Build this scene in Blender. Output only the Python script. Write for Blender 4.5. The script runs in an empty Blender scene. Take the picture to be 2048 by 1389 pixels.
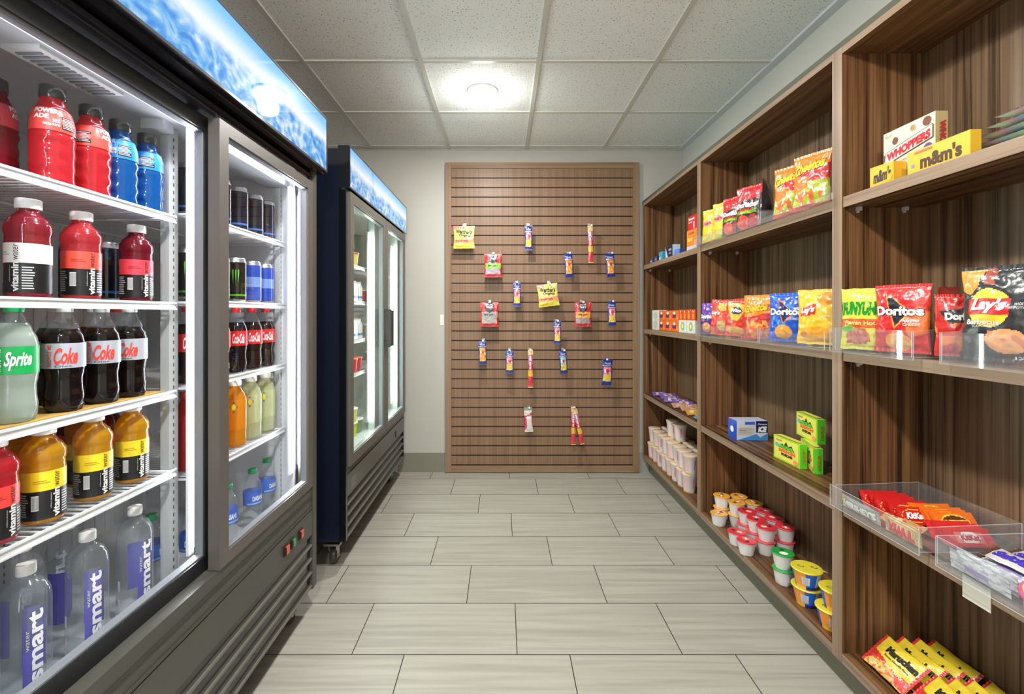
import bpy, bmesh, math, random
from mathutils import Vector, Matrix, noise
PI = math.pi
sc = bpy.context.scene
COL = sc.collection

# ------------------------------------------------------------------ camera, world, exposure, lamps
CAM_Z = 1.257
cam_d = bpy.data.cameras.new('camera')
cam_d.sensor_width = 36.0
cam_d.lens = 935.0 / 2048.0 * 36.0
cam_d.shift_x = 18.0 / 2048.0
cam_d.shift_y = -66.5 / 2048.0
cam_d.clip_start = 0.02
cam = bpy.data.objects.new('camera', cam_d)
cam.location = (0, 0, CAM_Z)
cam.rotation_euler = (PI / 2, 0, 0)
COL.objects.link(cam)
sc.camera = cam

sc.view_settings.view_transform = 'Standard'
sc.view_settings.look = 'None'
sc.view_settings.gamma = 1.0
sc.view_settings.use_curve_mapping = False
sc.view_settings.exposure = 0.25
sc.cycles.transparent_max_bounces = 32
sc.cycles.max_bounces = 10
sc.cycles.sample_clamp_indirect = 6.0

world = bpy.data.worlds.new('world')
world.use_nodes = True
sc.world = world
bg = world.node_tree.nodes['Background']
bg.inputs[0].default_value = (1.0, 0.985, 0.955, 1)
bg.inputs[1].default_value = 1.45

def spot_down(x, y, power, size=0.13, glow=0.55):
    p = bpy.data.lights.new('added_ceiling_fill', 'POINT')  # extra point light added under each downlight to brighten the ceiling
    p.shadow_soft_size = 0.05; p.energy = power * glow; p.color = (1.0, 0.975, 0.93)
    q = bpy.data.objects.new('added_ceiling_fill', p); q.location = (x, y, 2.47); COL.objects.link(q)
    d = bpy.data.lights.new('downlight_lamp', 'AREA')
    d.shape = 'DISK'; d.size = size; d.energy = power; d.color = (1.0, 0.975, 0.93)
    o = bpy.data.objects.new('downlight_lamp', d)
    o.location = (x, y, 2.530)
    COL.objects.link(o)
    return o
spot_down(-0.12, 2.748, 22, glow=.22)
spot_down(-0.10, 1.05, 23, glow=.9)
spot_down(-0.05, -0.80, 34, glow=1.2)

def lin(c):
    out = []
    for v in c[:3]:
        v = v / 255.0
        out.append(v / 12.92 if v <= 0.04045 else ((v + 0.055) / 1.055) ** 2.4)
    return (out[0], out[1], out[2], 1.0)

# ------------------------------------------------------------------ materials
def new_mat(name):
    m = bpy.data.materials.new(name); m.use_nodes = True
    nt = m.node_tree
    return m, nt, nt.nodes['Principled BSDF']

def attr(nt):
    a = nt.nodes.new('ShaderNodeAttribute'); a.attribute_name = 'Col'
    return a.outputs['Color']

M = {}
def painted(key, rough, metal=0.0, coat=0.0, spec=0.5, bump=0.0, bscale=60):
    m, nt, p = new_mat(key)
    nt.links.new(attr(nt), p.inputs['Base Color'])
    p.inputs['Roughness'].default_value = rough
    p.inputs['Metallic'].default_value = metal
    p.inputs['Coat Weight'].default_value = coat
    p.inputs['Coat Roughness'].default_value = 0.08
    p.inputs['Specular IOR Level'].default_value = spec
    if bump:
        n = nt.nodes.new('ShaderNodeTexNoise'); n.inputs['Scale'].default_value = bscale; n.inputs['Detail'].default_value = 3
        tc = nt.nodes.new('ShaderNodeTexCoord'); nt.links.new(tc.outputs['Object'], n.inputs['Vector'])
        b = nt.nodes.new('ShaderNodeBump'); b.inputs['Strength'].default_value = bump; b.inputs['Distance'].default_value = 0.01
        nt.links.new(n.outputs['Fac'], b.inputs['Height']); nt.links.new(b.outputs['Normal'], p.inputs['Normal'])
    M[key] = m
painted('matte', 0.65)
painted('satin', 0.38)
painted('gloss', 0.14, coat=0.3)
painted('foil', 0.30, spec=0.9, coat=0.5, bump=0.35, bscale=38)
painted('metal', 0.32, metal=0.85)
painted('print', 0.5, spec=0.25)
painted('paint_wall', 0.8, bump=0.03, bscale=300)

def liquid():
    # coloured drink: part light passes through it
    m, nt, p = new_mat('liquid')
    c = attr(nt)
    nt.links.new(c, p.inputs['Base Color'])
    p.inputs['Roughness'].default_value = 0.10
    p.inputs['Coat Weight'].default_value = 0.6
    p.inputs['Coat Roughness'].default_value = 0.04
    p.inputs['Specular IOR Level'].default_value = 0.7
    tl = nt.nodes.new('ShaderNodeBsdfTranslucent'); nt.links.new(c, tl.inputs['Color'])
    tp = nt.nodes.new('ShaderNodeBsdfTransparent'); nt.links.new(c, tp.inputs['Color'])
    mx = nt.nodes.new('ShaderNodeMixShader'); mx.inputs[0].default_value = 0.50
    nt.links.new(p.outputs[0], mx.inputs[1]); nt.links.new(tl.outputs[0], mx.inputs[2])
    mx2 = nt.nodes.new('ShaderNodeMixShader'); mx2.inputs[0].default_value = 0.14
    nt.links.new(mx.outputs[0], mx2.inputs[1]); nt.links.new(tp.outputs[0], mx2.inputs[2])
    nt.links.new(mx2.outputs[0], nt.nodes['Material Output'].inputs[0])
    M['liquid'] = m
liquid()

def clear(key, ior=1.45, rough=0.03, tint=(1, 1, 1, 1), haze=0.0):
    m = bpy.data.materials.new(key); m.use_nodes = True; nt = m.node_tree
    for n in list(nt.nodes):
        if n.type != 'OUTPUT_MATERIAL': nt.nodes.remove(n)
    tp = nt.nodes.new('ShaderNodeBsdfTransparent'); tp.inputs[0].default_value = tint
    gl = nt.nodes.new('ShaderNodeBsdfGlossy'); gl.inputs['Roughness'].default_value = rough
    fr = nt.nodes.new('ShaderNodeFresnel')
    ge = nt.nodes.new('ShaderNodeNewGeometry')
    mr = nt.nodes.new('ShaderNodeMapRange'); mr.inputs[3].default_value = ior; mr.inputs[4].default_value = 1.0 / ior   # same sheet reflectance from both faces
    nt.links.new(ge.outputs['Backfacing'], mr.inputs[0]); nt.links.new(mr.outputs[0], fr.inputs[0])
    mx = nt.nodes.new('ShaderNodeMixShader')
    nt.links.new(fr.outputs[0], mx.inputs[0]); nt.links.new(tp.outputs[0], mx.inputs[1]); nt.links.new(gl.outputs[0], mx.inputs[2])
    out = mx
    if haze:
        df = nt.nodes.new('ShaderNodeBsdfDiffuse'); df.inputs[0].default_value = (.85, .9, .95, 1)
        m2 = nt.nodes.new('ShaderNodeMixShader'); m2.inputs[0].default_value = haze
        nt.links.new(mx.outputs[0], m2.inputs[1]); nt.links.new(df.outputs[0], m2.inputs[2]); out = m2
    nt.links.new(out.outputs[0], nt.nodes['Material Output'].inputs[0])
    M[key] = m
clear('door_glass', 1.35, 0.01, (0.97, 0.985, 0.985, 1))
clear('plastic_clear', 1.5, 0.04, (0.93, 0.95, 0.97, 1), haze=0.05)
clear('acrylic', 1.40, 0.02, (0.97, 0.975, 0.975, 1), haze=0.045)
clear('acrylic_edge', 1.5, 0.1, (0.75, 0.80, 0.80, 1), haze=0.45)

def emit(key, c, s):
    m = bpy.data.materials.new(key); m.use_nodes = True; nt = m.node_tree
    for n in list(nt.nodes):
        if n.type != 'OUTPUT_MATERIAL': nt.nodes.remove(n)
    e = nt.nodes.new('ShaderNodeEmission'); e.inputs[0].default_value = c; e.inputs[1].default_value = s
    nt.links.new(e.outputs[0], nt.nodes['Material Output'].inputs[0])
    M[key] = m
emit('lamp_white', (1, 0.98, 0.93, 1), 14)
emit('led_cold', (0.90, 0.93, 1.0, 1), 120)
emit('led_soft', (0.92, 0.94, 1.0, 1), 60)
emit('led_green', (0.80, 1.0, 0.87, 1), 55)

def wood(key, axis, dark, mid, light, fine=1.0, soft=0.0):
    m, nt, p = new_mat(key)
    tc = nt.nodes.new('ShaderNodeTexCoord')
    def nz(sc_across, sc_along, detail, dist):
        mp = nt.nodes.new('ShaderNodeMapping')
        s = [sc_across] * 3; s['XYZ'.index(axis)] = sc_along
        mp.inputs['Scale'].default_value = s
        nt.links.new(tc.outputs['Object'], mp.inputs['Vector'])
        n = nt.nodes.new('ShaderNodeTexNoise'); n.inputs['Scale'].default_value = 1.0
        n.inputs['Detail'].default_value = detail; n.inputs['Distortion'].default_value = dist
        nt.links.new(mp.outputs[0], n.inputs['Vector'])
        return n
    a = nz(50 * fine, 0.9, 5, 0.45)
    b = nz(210 * fine, 2.0, 2, 0.0)
    ad = nt.nodes.new('ShaderNodeMath'); ad.operation = 'MULTIPLY_ADD'
    nt.links.new(b.outputs['Fac'], ad.inputs[0]); ad.inputs[1].default_value = 0.35
    nt.links.new(a.outputs['Fac'], ad.inputs[2])
    r = nt.nodes.new('ShaderNodeValToRGB')
    r.color_ramp.elements[0].position = 0.52 - soft; r.color_ramp.elements[0].color = lin(dark)
    r.color_ramp.elements[1].position = 0.86 + soft; r.color_ramp.elements[1].color = lin(light)
    e = r.color_ramp.elements.new(0.66); e.color = lin(mid)
    nt.links.new(ad.outputs[0], r.inputs[0]); nt.links.new(r.outputs[0], p.inputs['Base Color'])
    p.inputs['Roughness'].default_value = 0.42
    p.inputs['Specular IOR Level'].default_value = 0.35
    M[key] = m
D, MI, L = (48, 29, 15), (103, 70, 41), (136, 100, 66)
wood('wood_z', 'Z', D, MI, L)
wood('wood_y', 'Y', D, MI, L)
wood('wood_x', 'X', D, MI, L)
wood('wood_back', 'Z', (66, 49, 34), (106, 83, 61), (129, 104, 80), 1.0)
wood('wood_edge_z', 'Z', (116, 94, 76), (142, 120, 99), (160, 138, 116), 1.2, 0.1)
wood('wood_edge_y', 'Y', (116, 94, 76), (142, 120, 99), (160, 138, 116), 1.2, 0.1)
wood('slat_z', 'Z', (110, 83, 62), (131, 102, 78), (148, 118, 94), 2.2, 0.15)
wood('slat_frame', 'Z', (118, 92, 68), (138, 112, 86), (154, 128, 102), 1.1, 0.1)
wood('slat_frame_x', 'X', (118, 92, 68), (138, 112, 86), (154, 128, 102), 1.1, 0.1)

def ceiling_mat():
    m, nt, p = new_mat('ceiling_tile')
    tc = nt.nodes.new('ShaderNodeTexCoord')
    n = nt.nodes.new('ShaderNodeTexNoise'); n.inputs['Scale'].default_value = 130; n.inputs['Detail'].default_value = 1
    n2 = nt.nodes.new('ShaderNodeTexNoise'); n2.inputs['Scale'].default_value = 55; n2.inputs['Detail'].default_value = 2
    r = nt.nodes.new('ShaderNodeValToRGB')
    r.color_ramp.elements[0].position = 0.27; r.color_ramp.elements[0].color = lin((120, 116, 108))
    r.color_ramp.elements[1].position = 0.36; r.color_ramp.elements[1].color = lin((229, 231, 229))
    b = nt.nodes.new('ShaderNodeBump'); b.inputs['Strength'].default_value = 0.25; b.inputs['Distance'].default_value = 0.004
    nt.links.new(tc.outputs['Object'], n.inputs['Vector']); nt.links.new(tc.outputs['Object'], n2.inputs['Vector'])
    nt.links.new(n.outputs['Fac'], r.inputs[0]); nt.links.new(r.outputs[0], p.inputs['Base Color'])
    nt.links.new(n2.outputs['Fac'], b.inputs['Height']); nt.links.new(b.outputs[0], p.inputs['Normal'])
    p.inputs['Roughness'].default_value = 0.9
    M['ceiling_tile'] = m
ceiling_mat()

def floor_mat():
    m, nt, p = new_mat('floor_tile')
    tc = nt.nodes.new('ShaderNodeTexCoord')
    a = nt.nodes.new('ShaderNodeAttribute'); a.attribute_name = 'Col'
    mp = nt.nodes.new('ShaderNodeMapping'); mp.inputs['Scale'].default_value = (1.6, 34, 1)
    nt.links.new(tc.outputs['Object'], mp.inputs['Vector'])
    ad = nt.nodes.new('ShaderNodeVectorMath'); ad.operation = 'MULTIPLY_ADD'
    nt.links.new(a.outputs['Vector'], ad.inputs[0]); ad.inputs[1].default_value = (40, 40, 40)
    nt.links.new(mp.outputs[0], ad.inputs[2])
    n = nt.nodes.new('ShaderNodeTexNoise'); n.inputs['Scale'].default_value = 1.0; n.inputs['Detail'].default_value = 5
    n.inputs['Distortion'].default_value = 0.6
    nt.links.new(ad.outputs[0], n.inputs['Vector'])
    r = nt.nodes.new('ShaderNodeValToRGB')
    r.color_ramp.elements[0].position = 0.28; r.color_ramp.elements[0].color = lin((146, 144, 134))
    r.color_ramp.elements[1].position = 0.62; r.color_ramp.elements[1].color = lin((168, 165, 155))
    nt.links.new(n.outputs['Fac'], r.inputs[0]); nt.links.new(r.outputs[0], p.inputs['Base Color'])
    p.inputs['Roughness'].default_value = 0.42
    M['floor_tile'] = m
floor_mat()

def sign_mat(key, seed, strength):
    # printed translucent ice-and-water picture, lit from behind
    m, nt, p = new_mat(key)
    tc = nt.nodes.new('ShaderNodeTexCoord')
    sp = nt.nodes.new('ShaderNodeSeparateXYZ'); nt.links.new(tc.outputs['Object'], sp.inputs[0])
    mp = nt.nodes.new('ShaderNodeMapping'); mp.inputs['Location'].default_value = (seed, seed, seed); mp.inputs['Scale'].default_value = (1, 1, 1.3)
    nt.links.new(tc.outputs['Object'], mp.inputs['Vector'])
    n = nt.nodes.new('ShaderNodeTexNoise'); n.inputs['Scale'].default_value = 13; n.inputs['Detail'].default_value = 5; n.inputs['Distortion'].default_value = 1.3
    nt.links.new(mp.outputs[0], n.inputs['Vector'])
    v = nt.nodes.new('ShaderNodeTexVoronoi'); v.inputs['Scale'].default_value = 26
    nt.links.new(mp.outputs[0], v.inputs['Vector'])
    mm = nt.nodes.new('ShaderNodeMath'); mm.operation = 'MULTIPLY_ADD'
    nt.links.new(v.outputs['Distance'], mm.inputs[0]); mm.inputs[1].default_value = 0.25; nt.links.new(n.outputs['Fac'], mm.inputs[2])
    ice = nt.nodes.new('ShaderNodeValToRGB')
    el = ice.color_ramp.elements
    el[0].position = 0.46; el[0].color = lin((20, 120, 215)); el[1].position = 0.84; el[1].color = lin((235, 240, 248))
    e = el.new(0.58); e.color = lin((80, 165, 232)); e = el.new(0.66); e.color = lin((140, 190, 232))
    nt.links.new(mm.outputs[0], ice.inputs[0])
    sky = nt.nodes.new('ShaderNodeValToRGB')
    el = sky.color_ramp.elements
    el[0].position = 0.0; el[0].color = lin((120, 190, 240)); el[1].position = 1.0; el[1].color = lin((85, 172, 240))
    e = el.new(0.5); e.color = lin((250, 253, 255)); e = el.new(0.2); e.color = lin((165, 212, 245)); e = el.new(0.78); e.color = lin((130, 200, 248))
    # band position falls gently along the panel
    ph = nt.nodes.new('ShaderNodeMath'); ph.operation = 'MULTIPLY_ADD'
    nt.links.new(sp.outputs[2], ph.inputs[0]); ph.inputs[1].default_value = 1 / 0.22; ph.inputs[2].default_value = 0.42
    nt.links.new(ph.outputs[0], sky.inputs[0])
    edge = nt.nodes.new('ShaderNodeMapRange')
    n3 = nt.nodes.new('ShaderNodeTexNoise'); n3.inputs['Scale'].default_value = 7; n3.inputs['Detail'].default_value = 4
    nt.links.new(mp.outputs[0], n3.inputs['Vector'])
    s2 = nt.nodes.new('ShaderNodeMath'); s2.operation = 'MULTIPLY_ADD'
    nt.links.new(n3.outputs['Fac'], s2.inputs[0]); s2.inputs[1].default_value = -0.10; nt.links.new(sp.outputs[2], s2.inputs[2])
    nt.links.new(s2.outputs[0], edge.inputs[0])
    edge.inputs[1].default_value = -0.075; edge.inputs[2].default_value = -0.035
    mix = nt.nodes.new('ShaderNodeMix'); mix.data_type = 'RGBA'
    nt.links.new(edge.outputs[0], mix.inputs[0]); nt.links.new(ice.outputs[0], mix.inputs[6]); nt.links.new(sky.outputs[0], mix.inputs[7])
    p.inputs['Base Color'].default_value = (0.02, 0.03, 0.04, 1)
    p.inputs['Roughness'].default_value = 0.03
    nt.links.new(mix.outputs[2], p.inputs['Emission Color']); p.inputs['Emission Strength'].default_value = strength
    M[key] = m
sign_mat('sign_picture', 0.0, 0.80)
sign_mat('sign_picture_far', 5.0, 0.72)

# ------------------------------------------------------------------ mesh builder
class MB:
    def __init__(s):
        s.v = []; s.f = []; s.m = []; s.c = []; s.s = []; s.mats = []
    def slot(s, k):
        if k not in s.mats: s.mats.append(k)
        return s.mats.index(k)
    def face(s, pts, col, mat='matte', smooth=False):
        i = len(s.v); s.v.extend([tuple(p) for p in pts])
        s.f.append(tuple(range(i, i + len(pts)))); s.m.append(s.slot(mat)); s.c.append(col); s.s.append(smooth)
    def box(s, x0, x1, y0, y1, z0, z1, col=(128, 128, 128), mat='matte', cols=None, skip=''):
        i = len(s.v)
        s.v += [(x0, y0, z0), (x1, y0, z0), (x1, y1, z0), (x0, y1, z0), (x0, y0, z1), (x1, y0, z1), (x1, y1, z1), (x0, y1, z1)]
        for n, q in (('-z', (3, 2, 1, 0)), ('+z', (4, 5, 6, 7)), ('-y', (0, 1, 5, 4)), ('+x', (1, 2, 6, 5)), ('+y', (2, 3, 7, 6)), ('-x', (3, 0, 4, 7))):
            if n in skip.split(): continue
            s.f.append(tuple(i + k for k in q))
            mm = mat; cc = col
            if cols and n in cols:
                cc = cols[n]
                if isinstance(cc, str): mm = cc; cc = col
            s.m.append(s.slot(mm)); s.c.append(cc); s.s.append(False)
    def grid(s, fn, nu, nv, colfn, mat='matte', smooth=True, closed_u=False, flip=False):
        i = len(s.v)
        cu = nu if closed_u else nu + 1
        for b in range(nv + 1):
            for a in range(cu):
                s.v.append(tuple(fn(a / nu, b / nv)))
        for b in range(nv):
            for a in range(nu):
                a2 = (a + 1) % cu
                q = (i + b * cu + a, i + b * cu + a2, i + (b + 1) * cu + a2, i + (b + 1) * cu + a)
                if flip: q = q[::-1]
                c = colfn((a + .5) / nu, (b + .5) / nv) if callable(colfn) else colfn
                mk = mat
                if len(c) == 4: mk = c[3]
                s.f.append(q); s.m.append(s.slot(mk)); s.c.append(c[:3]); s.s.append(smooth)
    def lathe(s, prof, n, colfn, mat='matte', cx=0, cy=0, rmod=None, smooth=True, cap0=True, cap1=True):
        # prof: (r, z); theta 0 looks to -y and grows to +x
        def fn(u, v):
            k = round(v * (len(prof) - 1)); r, z = prof[k]; th = u * 2 * PI
            if rmod: r = r * rmod(th, z)
            return (cx + r * math.sin(th), cy - r * math.cos(th), z)
        def cf(u, v):
            k = int(v * (len(prof) - 1)); z = (prof[k][1] + prof[k + 1][1]) / 2
            return colfn(u * 2 * PI, z) if callable(colfn) else colfn
        s.grid(fn, n, len(prof) - 1, cf, mat, smooth, True)
        for flag, k, rev in ((cap0, 0, True), (cap1, -1, False)):
            if flag and prof[k][0] > 1e-5:
                c = colfn(0, prof[k][1]) if callable(colfn) else colfn
                mk = c[3] if len(c) == 4 else mat
                pts = [fn(a / n, 0 if k == 0 else 1) for a in range(n)]
                s.face(pts[::-1] if rev else pts, c[:3], mk)
    def tube(s, pts, r, col, mat='metal', n=8):
        pts = [Vector(p) for p in pts]; i = len(s.v)
        for k, p in enumerate(pts):
            t = (pts[min(k + 1, len(pts) - 1)] - pts[max(k - 1, 0)]).normalized()
            a = t.orthogonal().normalized(); b = t.cross(a)
            if k and (prev.dot(a) < 0.9):
                a = (prev - t * prev.dot(t)).normalized(); b = t.cross(a)
            prev = a
            for j in range(n):
                th = 2 * PI * j / n
                s.v.append(tuple(p + (a * math.cos(th) + b * math.sin(th)) * r))
        for k in range(len(pts) - 1):
            for j in range(n):
                j2 = (j + 1) % n
                s.f.append((i + k * n + j, i + k * n + j2, i + (k + 1) * n + j2, i + (k + 1) * n + j)); s.m.append(s.slot(mat)); s.c.append(col); s.s.append(True)
        for k, rv in ((0, True), (len(pts) - 1, False)):
            q = tuple(i + k * n + j for j in range(n))
            s.f.append(q[::-1] if rv else q); s.m.append(s.slot(mat)); s.c.append(col); s.s.append(False)
    def text(s, txt, fn, u0, v0, u1, v1, col, mat='print', rot=0, bold=0.0, shear=0.0, keep=False):
        vs, ts = text2d(txt, bold, shear)
        i = len(s.v)
        for (x, y) in vs:
            if rot == 90: x, y = 1 - y, x        # reads upward
            if rot == -90: x, y = y, 1 - x
            s.v.append(tuple(fn(u0 + (u1 - u0) * x, v0 + (v1 - v0) * y)))
        k = s.slot(mat)
        for t in ts:
            s.f.append(tuple(i + j for j in t)); s.m.append(k); s.c.append(col); s.s.append(False)
    def poly(s, pts, fn, col, mat='print'):
        s.face([fn(u, v) for u, v in pts], col, mat)
    def rect(s, fn, u0, v0, u1, v1, col, mat='print', nu=1):
        for k in range(nu):
            a = u0 + (u1 - u0) * k / nu; b = u0 + (u1 - u0) * (k + 1) / nu
            s.poly([(a, v0), (b, v0), (b, v1), (a, v1)], fn, col, mat)
    def ell(s, fn, cu, cv, ru, rv, col, mat='print', n=24, rot=0.0):
        cr, sr = math.cos(rot), math.sin(rot)
        pts = []
        for k in range(n):
            a = 2 * PI * k / n; x = math.cos(a) * ru; y = math.sin(a) * rv
            pts.append((cu + x * cr - y * sr, cv + x * sr + y * cr))
        s.poly(pts, fn, col, mat)
    def xform(s, mat, i0=0):
        for k in range(i0, len(s.v)): s.v[k] = tuple(mat @ Vector(s.v[k]))
    def build(s, name, parent=None, world_coords=False):
        me = bpy.data.meshes.new(name)
        vs = s.v
        if parent is not None and world_coords:
            l = parent.location; vs = [(a - l.x, b - l.y, c - l.z) for a, b, c in vs]
        me.from_pydata(vs, [], s.f)
        for k in s.mats: me.materials.append(M[k])
        me.polygons.foreach_set('material_index', s.m)
        me.polygons.foreach_set('use_smooth', s.s)
        at = me.attributes.new('Col', 'FLOAT_COLOR', 'FACE')
        buf = []
        for c in s.c: buf.extend(lin(c))
        at.data.foreach_set('color', buf)
        me.update()
        o = bpy.data.objects.new(name, me); COL.objects.link(o)
        if parent is not None: o.parent = parent
        return o

_tc = {}
def text2d(txt, bold=0.0, shear=0.0):
    key = (txt, bold, shear)
    if key in _tc: return _tc[key]
    cu = bpy.data.curves.new('t', 'FONT'); cu.body = txt; cu.offset = bold; cu.shear = shear
    cu.resolution_u = 3
    o = bpy.data.objects.new('t', cu); COL.objects.link(o)
    dg = bpy.context.evaluated_depsgraph_get(); dg.update()
    me = bpy.data.meshes.new_from_object(o.evaluated_get(dg))
    bm = bmesh.new(); bm.from_mesh(me)
    bmesh.ops.triangulate(bm, faces=bm.faces[:])
    xs = [v.co.x for v in bm.verts]; ys = [v.co.y for v in bm.verts]
    x0, x1, y0, y1 = min(xs), max(xs), min(ys), max(ys)
    n = max(2, int((x1 - x0) / 0.35))
    for k in range(1, n):
        bmesh.ops.bisect_plane(bm, geom=bm.verts[:] + bm.edges[:] + bm.faces[:], plane_co=(x0 + (x1 - x0) * k / n, 0, 0), plane_no=(1, 0, 0))
    bmesh.ops.bisect_plane(bm, geom=bm.verts[:] + bm.edges[:] + bm.faces[:], plane_co=(0, (y0 + y1) / 2, 0), plane_no=(0, 1, 0))
    bmesh.ops.triangulate(bm, faces=bm.faces[:])
    bm.verts.index_update()
    vs = [((v.co.x - x0) / (x1 - x0), (v.co.y - y0) / (y1 - y0)) for v in bm.verts]
    ts = [tuple(v.index for v in f.verts) for f in bm.faces]
    bm.free(); bpy.data.objects.remove(o); bpy.data.curves.remove(cu); bpy.data.meshes.remove(me)
    _tc[key] = (vs, ts)
    return _tc[key]

def tag(o, label=None, cat=None, group=None, kind=None):
    if label: o['label'] = label
    if cat: o['category'] = cat
    if group: o['group'] = group
    if kind: o['kind'] = kind
    return o
def thing(name, label, cat, loc=(0, 0, 0), rz=0.0, group=None, rx=0.0, ry=0.0):
    o = bpy.data.objects.new(name, None); COL.objects.link(o)
    o.location = loc; o.rotation_euler = (rx, ry, rz); o.empty_display_size = 0.05
    return tag(o, label, cat, group)
def kids(o):
    return [c for c in COL.objects if c.parent is o]
def dup(root, loc, rz=0.0, label=None, group=None, rx=0.0, ry=0.0):
    ch = KIDS.get(root.name) or kids(root)
    KIDS[root.name] = ch
    r = root.copy(); COL.objects.link(r); r.location = loc; r.rotation_euler = (rx, ry, rz)
    if label: r['label'] = label
    if group: r['group'] = group
    for c0 in ch:
        c = c0.copy(); COL.objects.link(c); c.parent = r
    return r
KIDS = {}
def struct(name, mb):
    return tag(mb.build(name), kind='structure')
def shade(c, k):
    return tuple(max(0, min(255, v * k)) for v in c)
# ------------------------------------------------------------------ the setting
YB = 3.72            # back wall
XR, XL = 1.43, -1.66
ZC = CAM_Z + 1.311   # ceiling
YN = -2.6            # the room runs on behind the camera and opens there

b = MB(); b.box(-1.75, 1.5, YN, YB + .1, -0.06, -0.004, (40, 38, 33), 'matte')
row0 = 1.723; T = 0.3055
rnd = random.Random(4)
offs = {0: 0.052, 1: -0.158, 2: -0.364}
for k in range(-15, 8):
    y0 = row0 + k * T; y1 = y0 + T
    if y0 >= YB: break
    off = offs[k % 3] if True else 0
    off = offs[k % 3]
    for j in range(-4, 4):
        x0 = off + j * 0.61; x1 = x0 + 0.61
        a0, a1 = max(x0 + .0017, -1.75), min(x1 - .0017, 1.5)
        if a1 - a0 < .01: continue
        r1 = rnd.random() * 255
        b.face([(a0, y0 + .0017, 0), (a1, y0 + .0017, 0), (a1, min(y1 - .0017, YB + .05), 0), (a0, min(y1 - .0017, YB + .05), 0)], (r1, r1, r1), 'floor_tile')
struct('floor', b)

WALL = (186, 184, 176)
b = MB(); b.box(-1.8, 1.55, YB, YB + .1, 0, ZC + .05, WALL, 'paint_wall'); struct('wall_back', b)
b = MB(); b.box(XR, XR + .1, YN, YB, 0, ZC + .05, (196, 197, 190), 'paint_wall'); struct('wall_right', b)
b = MB(); b.box(XL - .1, XL, YN, YB, 0, ZC + .05, WALL, 'paint_wall'); struct('wall_left', b)
b = MB(); b.box(-.83, -.462, YB - .012, YB - .0005, 0, .15, (128, 126, 112), 'matte')
b.box(1.078, 1.16, YB - .012, YB - .0005, 0, .15, (150, 150, 145), 'matte'); struct('baseboard_back', b)

b = MB()
gx = [-1.645, -1.035, -0.425, 0.185, 0.795, 1.405]
gy = [3.64 - .61 * k for k in range(0, 11)]
xs = [XL] + gx + [XR]
ys = [YN] + gy[::-1] + [YB]
for i in range(len(xs) - 1):
    for j in range(len(ys) - 1):
        b.box(xs[i], xs[i + 1], ys[j], ys[j + 1], ZC, ZC + .02, (216, 214, 207), 'ceiling_tile')
struct('ceiling', b)
b = MB()
G = (196, 195, 186)
for x in gx: b.box(x - .012, x + .012, YN, YB, ZC - .008, ZC, G, 'satin')
for y in gy: b.box(XL, XR, y - .010, y + .010, ZC - .0078, ZC, G, 'satin')
b.box(XR - .046, XR, YN, YB, ZC - .014, ZC, (206, 210, 216), 'satin')
b.box(XL, XR, YB - .022, YB, ZC - .010, ZC, G, 'satin')
b.box(XL, XL + .022, YN, YB, ZC - .010, ZC, G, 'satin')
struct('trim_1', b)

# downlights
def downlight(x, y, label):
    t = thing('recessed_ceiling_light', label, 'ceiling light', (x, y, ZC), group='recessed ceiling lights')
    m = MB()
    m.lathe([(.0765, -.001), (.090, -.001), (.090, -.007), (.084, -.010), (.0765, -.009)], 40, (228, 226, 220), 'satin', cap0=False, cap1=False)
    m.build('trim_ring', t)
    m = MB(); m.lathe([(.0760, -.0095), (.070, -.018), (.045, -.025), (.0005, -.028)], 36, (255, 255, 255), 'lamp_white', cap0=False)
    m.build('lens', t)
downlight(-.12, 2.748, 'small round recessed ceiling light glowing white in front of the slatted panel')

# ------------------------------------------------------------------ shelving units on the right
XF = 1.10; XB = 1.363; TH = 0.034
SH = [1.636, 1.138, 0.636]
ZT0, ZT1 = 2.102, 2.124
ZB1, ZB0 = 0.154, 0.122
def shelving(y0, y1, label):
    t = thing('shelving_unit', label, 'shelving unit', (XF, y0, 0), group='built-in wooden shelving units')
    W = .0225
    for a, c in ((y0, y0 + W), (y1 - W, y1)):
        m = MB(); m.box(XF, XB, a, c, ZB0, ZT1, mat='wood_z', cols={'-x': 'wood_edge_z'})
        m.build('side_panel', t, True)
    a, c = y0 + W, y1 - W
    m = MB(); m.box(XF + .0004, XB, a, c, ZT0, ZT1 - .0003, mat='wood_y', cols={'-x': 'wood_edge_y'}); m.build('top_panel', t, True)
    m = MB(); m.box(XF + .0004, XB, a, c, ZB0 + .0003, ZB1, mat='wood_y', cols={'-x': 'wood_edge_y'}); m.build('bottom_panel', t, True)
    m = MB(); m.box(XB, XB + .012, y0 + .001, y1 - .001, ZB0 + .001, ZT1 - .001, mat='wood_back'); m.build('back_panel', t, True)
    for z in SH:
        m = MB(); m.box(XF + .003, XB - .001, a + .001, c - .001, z - TH, z, mat='wood_y', cols={'-x': 'wood_edge_y'})
        s = m.build('shelf', t, True)
        for x in (XF + .05, XF + .2):
            for y, d in ((a, 1), (c, -1)):
                m = MB(); m.box(x - .006, x + .006, min(y, y + d * .013), max(y, y + d * .013), z - TH - .012, z - TH, (205, 205, 200), 'gloss')
                m.box(x - .003, x + .003, min(y, y + d * .006), max(y, y + d * .006), z - TH - .018, z - TH - .012, (205, 205, 200), 'gloss')
                m.build('shelf_pin', t, True)
shelving(.4350, 1.5395, 'wooden shelving unit nearest the viewer, holding noodle packs and candy trays')
shelving(1.5397, 2.6255, 'middle wooden shelving unit with green candy boxes and yellow bowls')
shelving(2.6257, 3.6800, 'wooden shelving unit beside the slatted panel, with soup cups on its lowest board')
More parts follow.
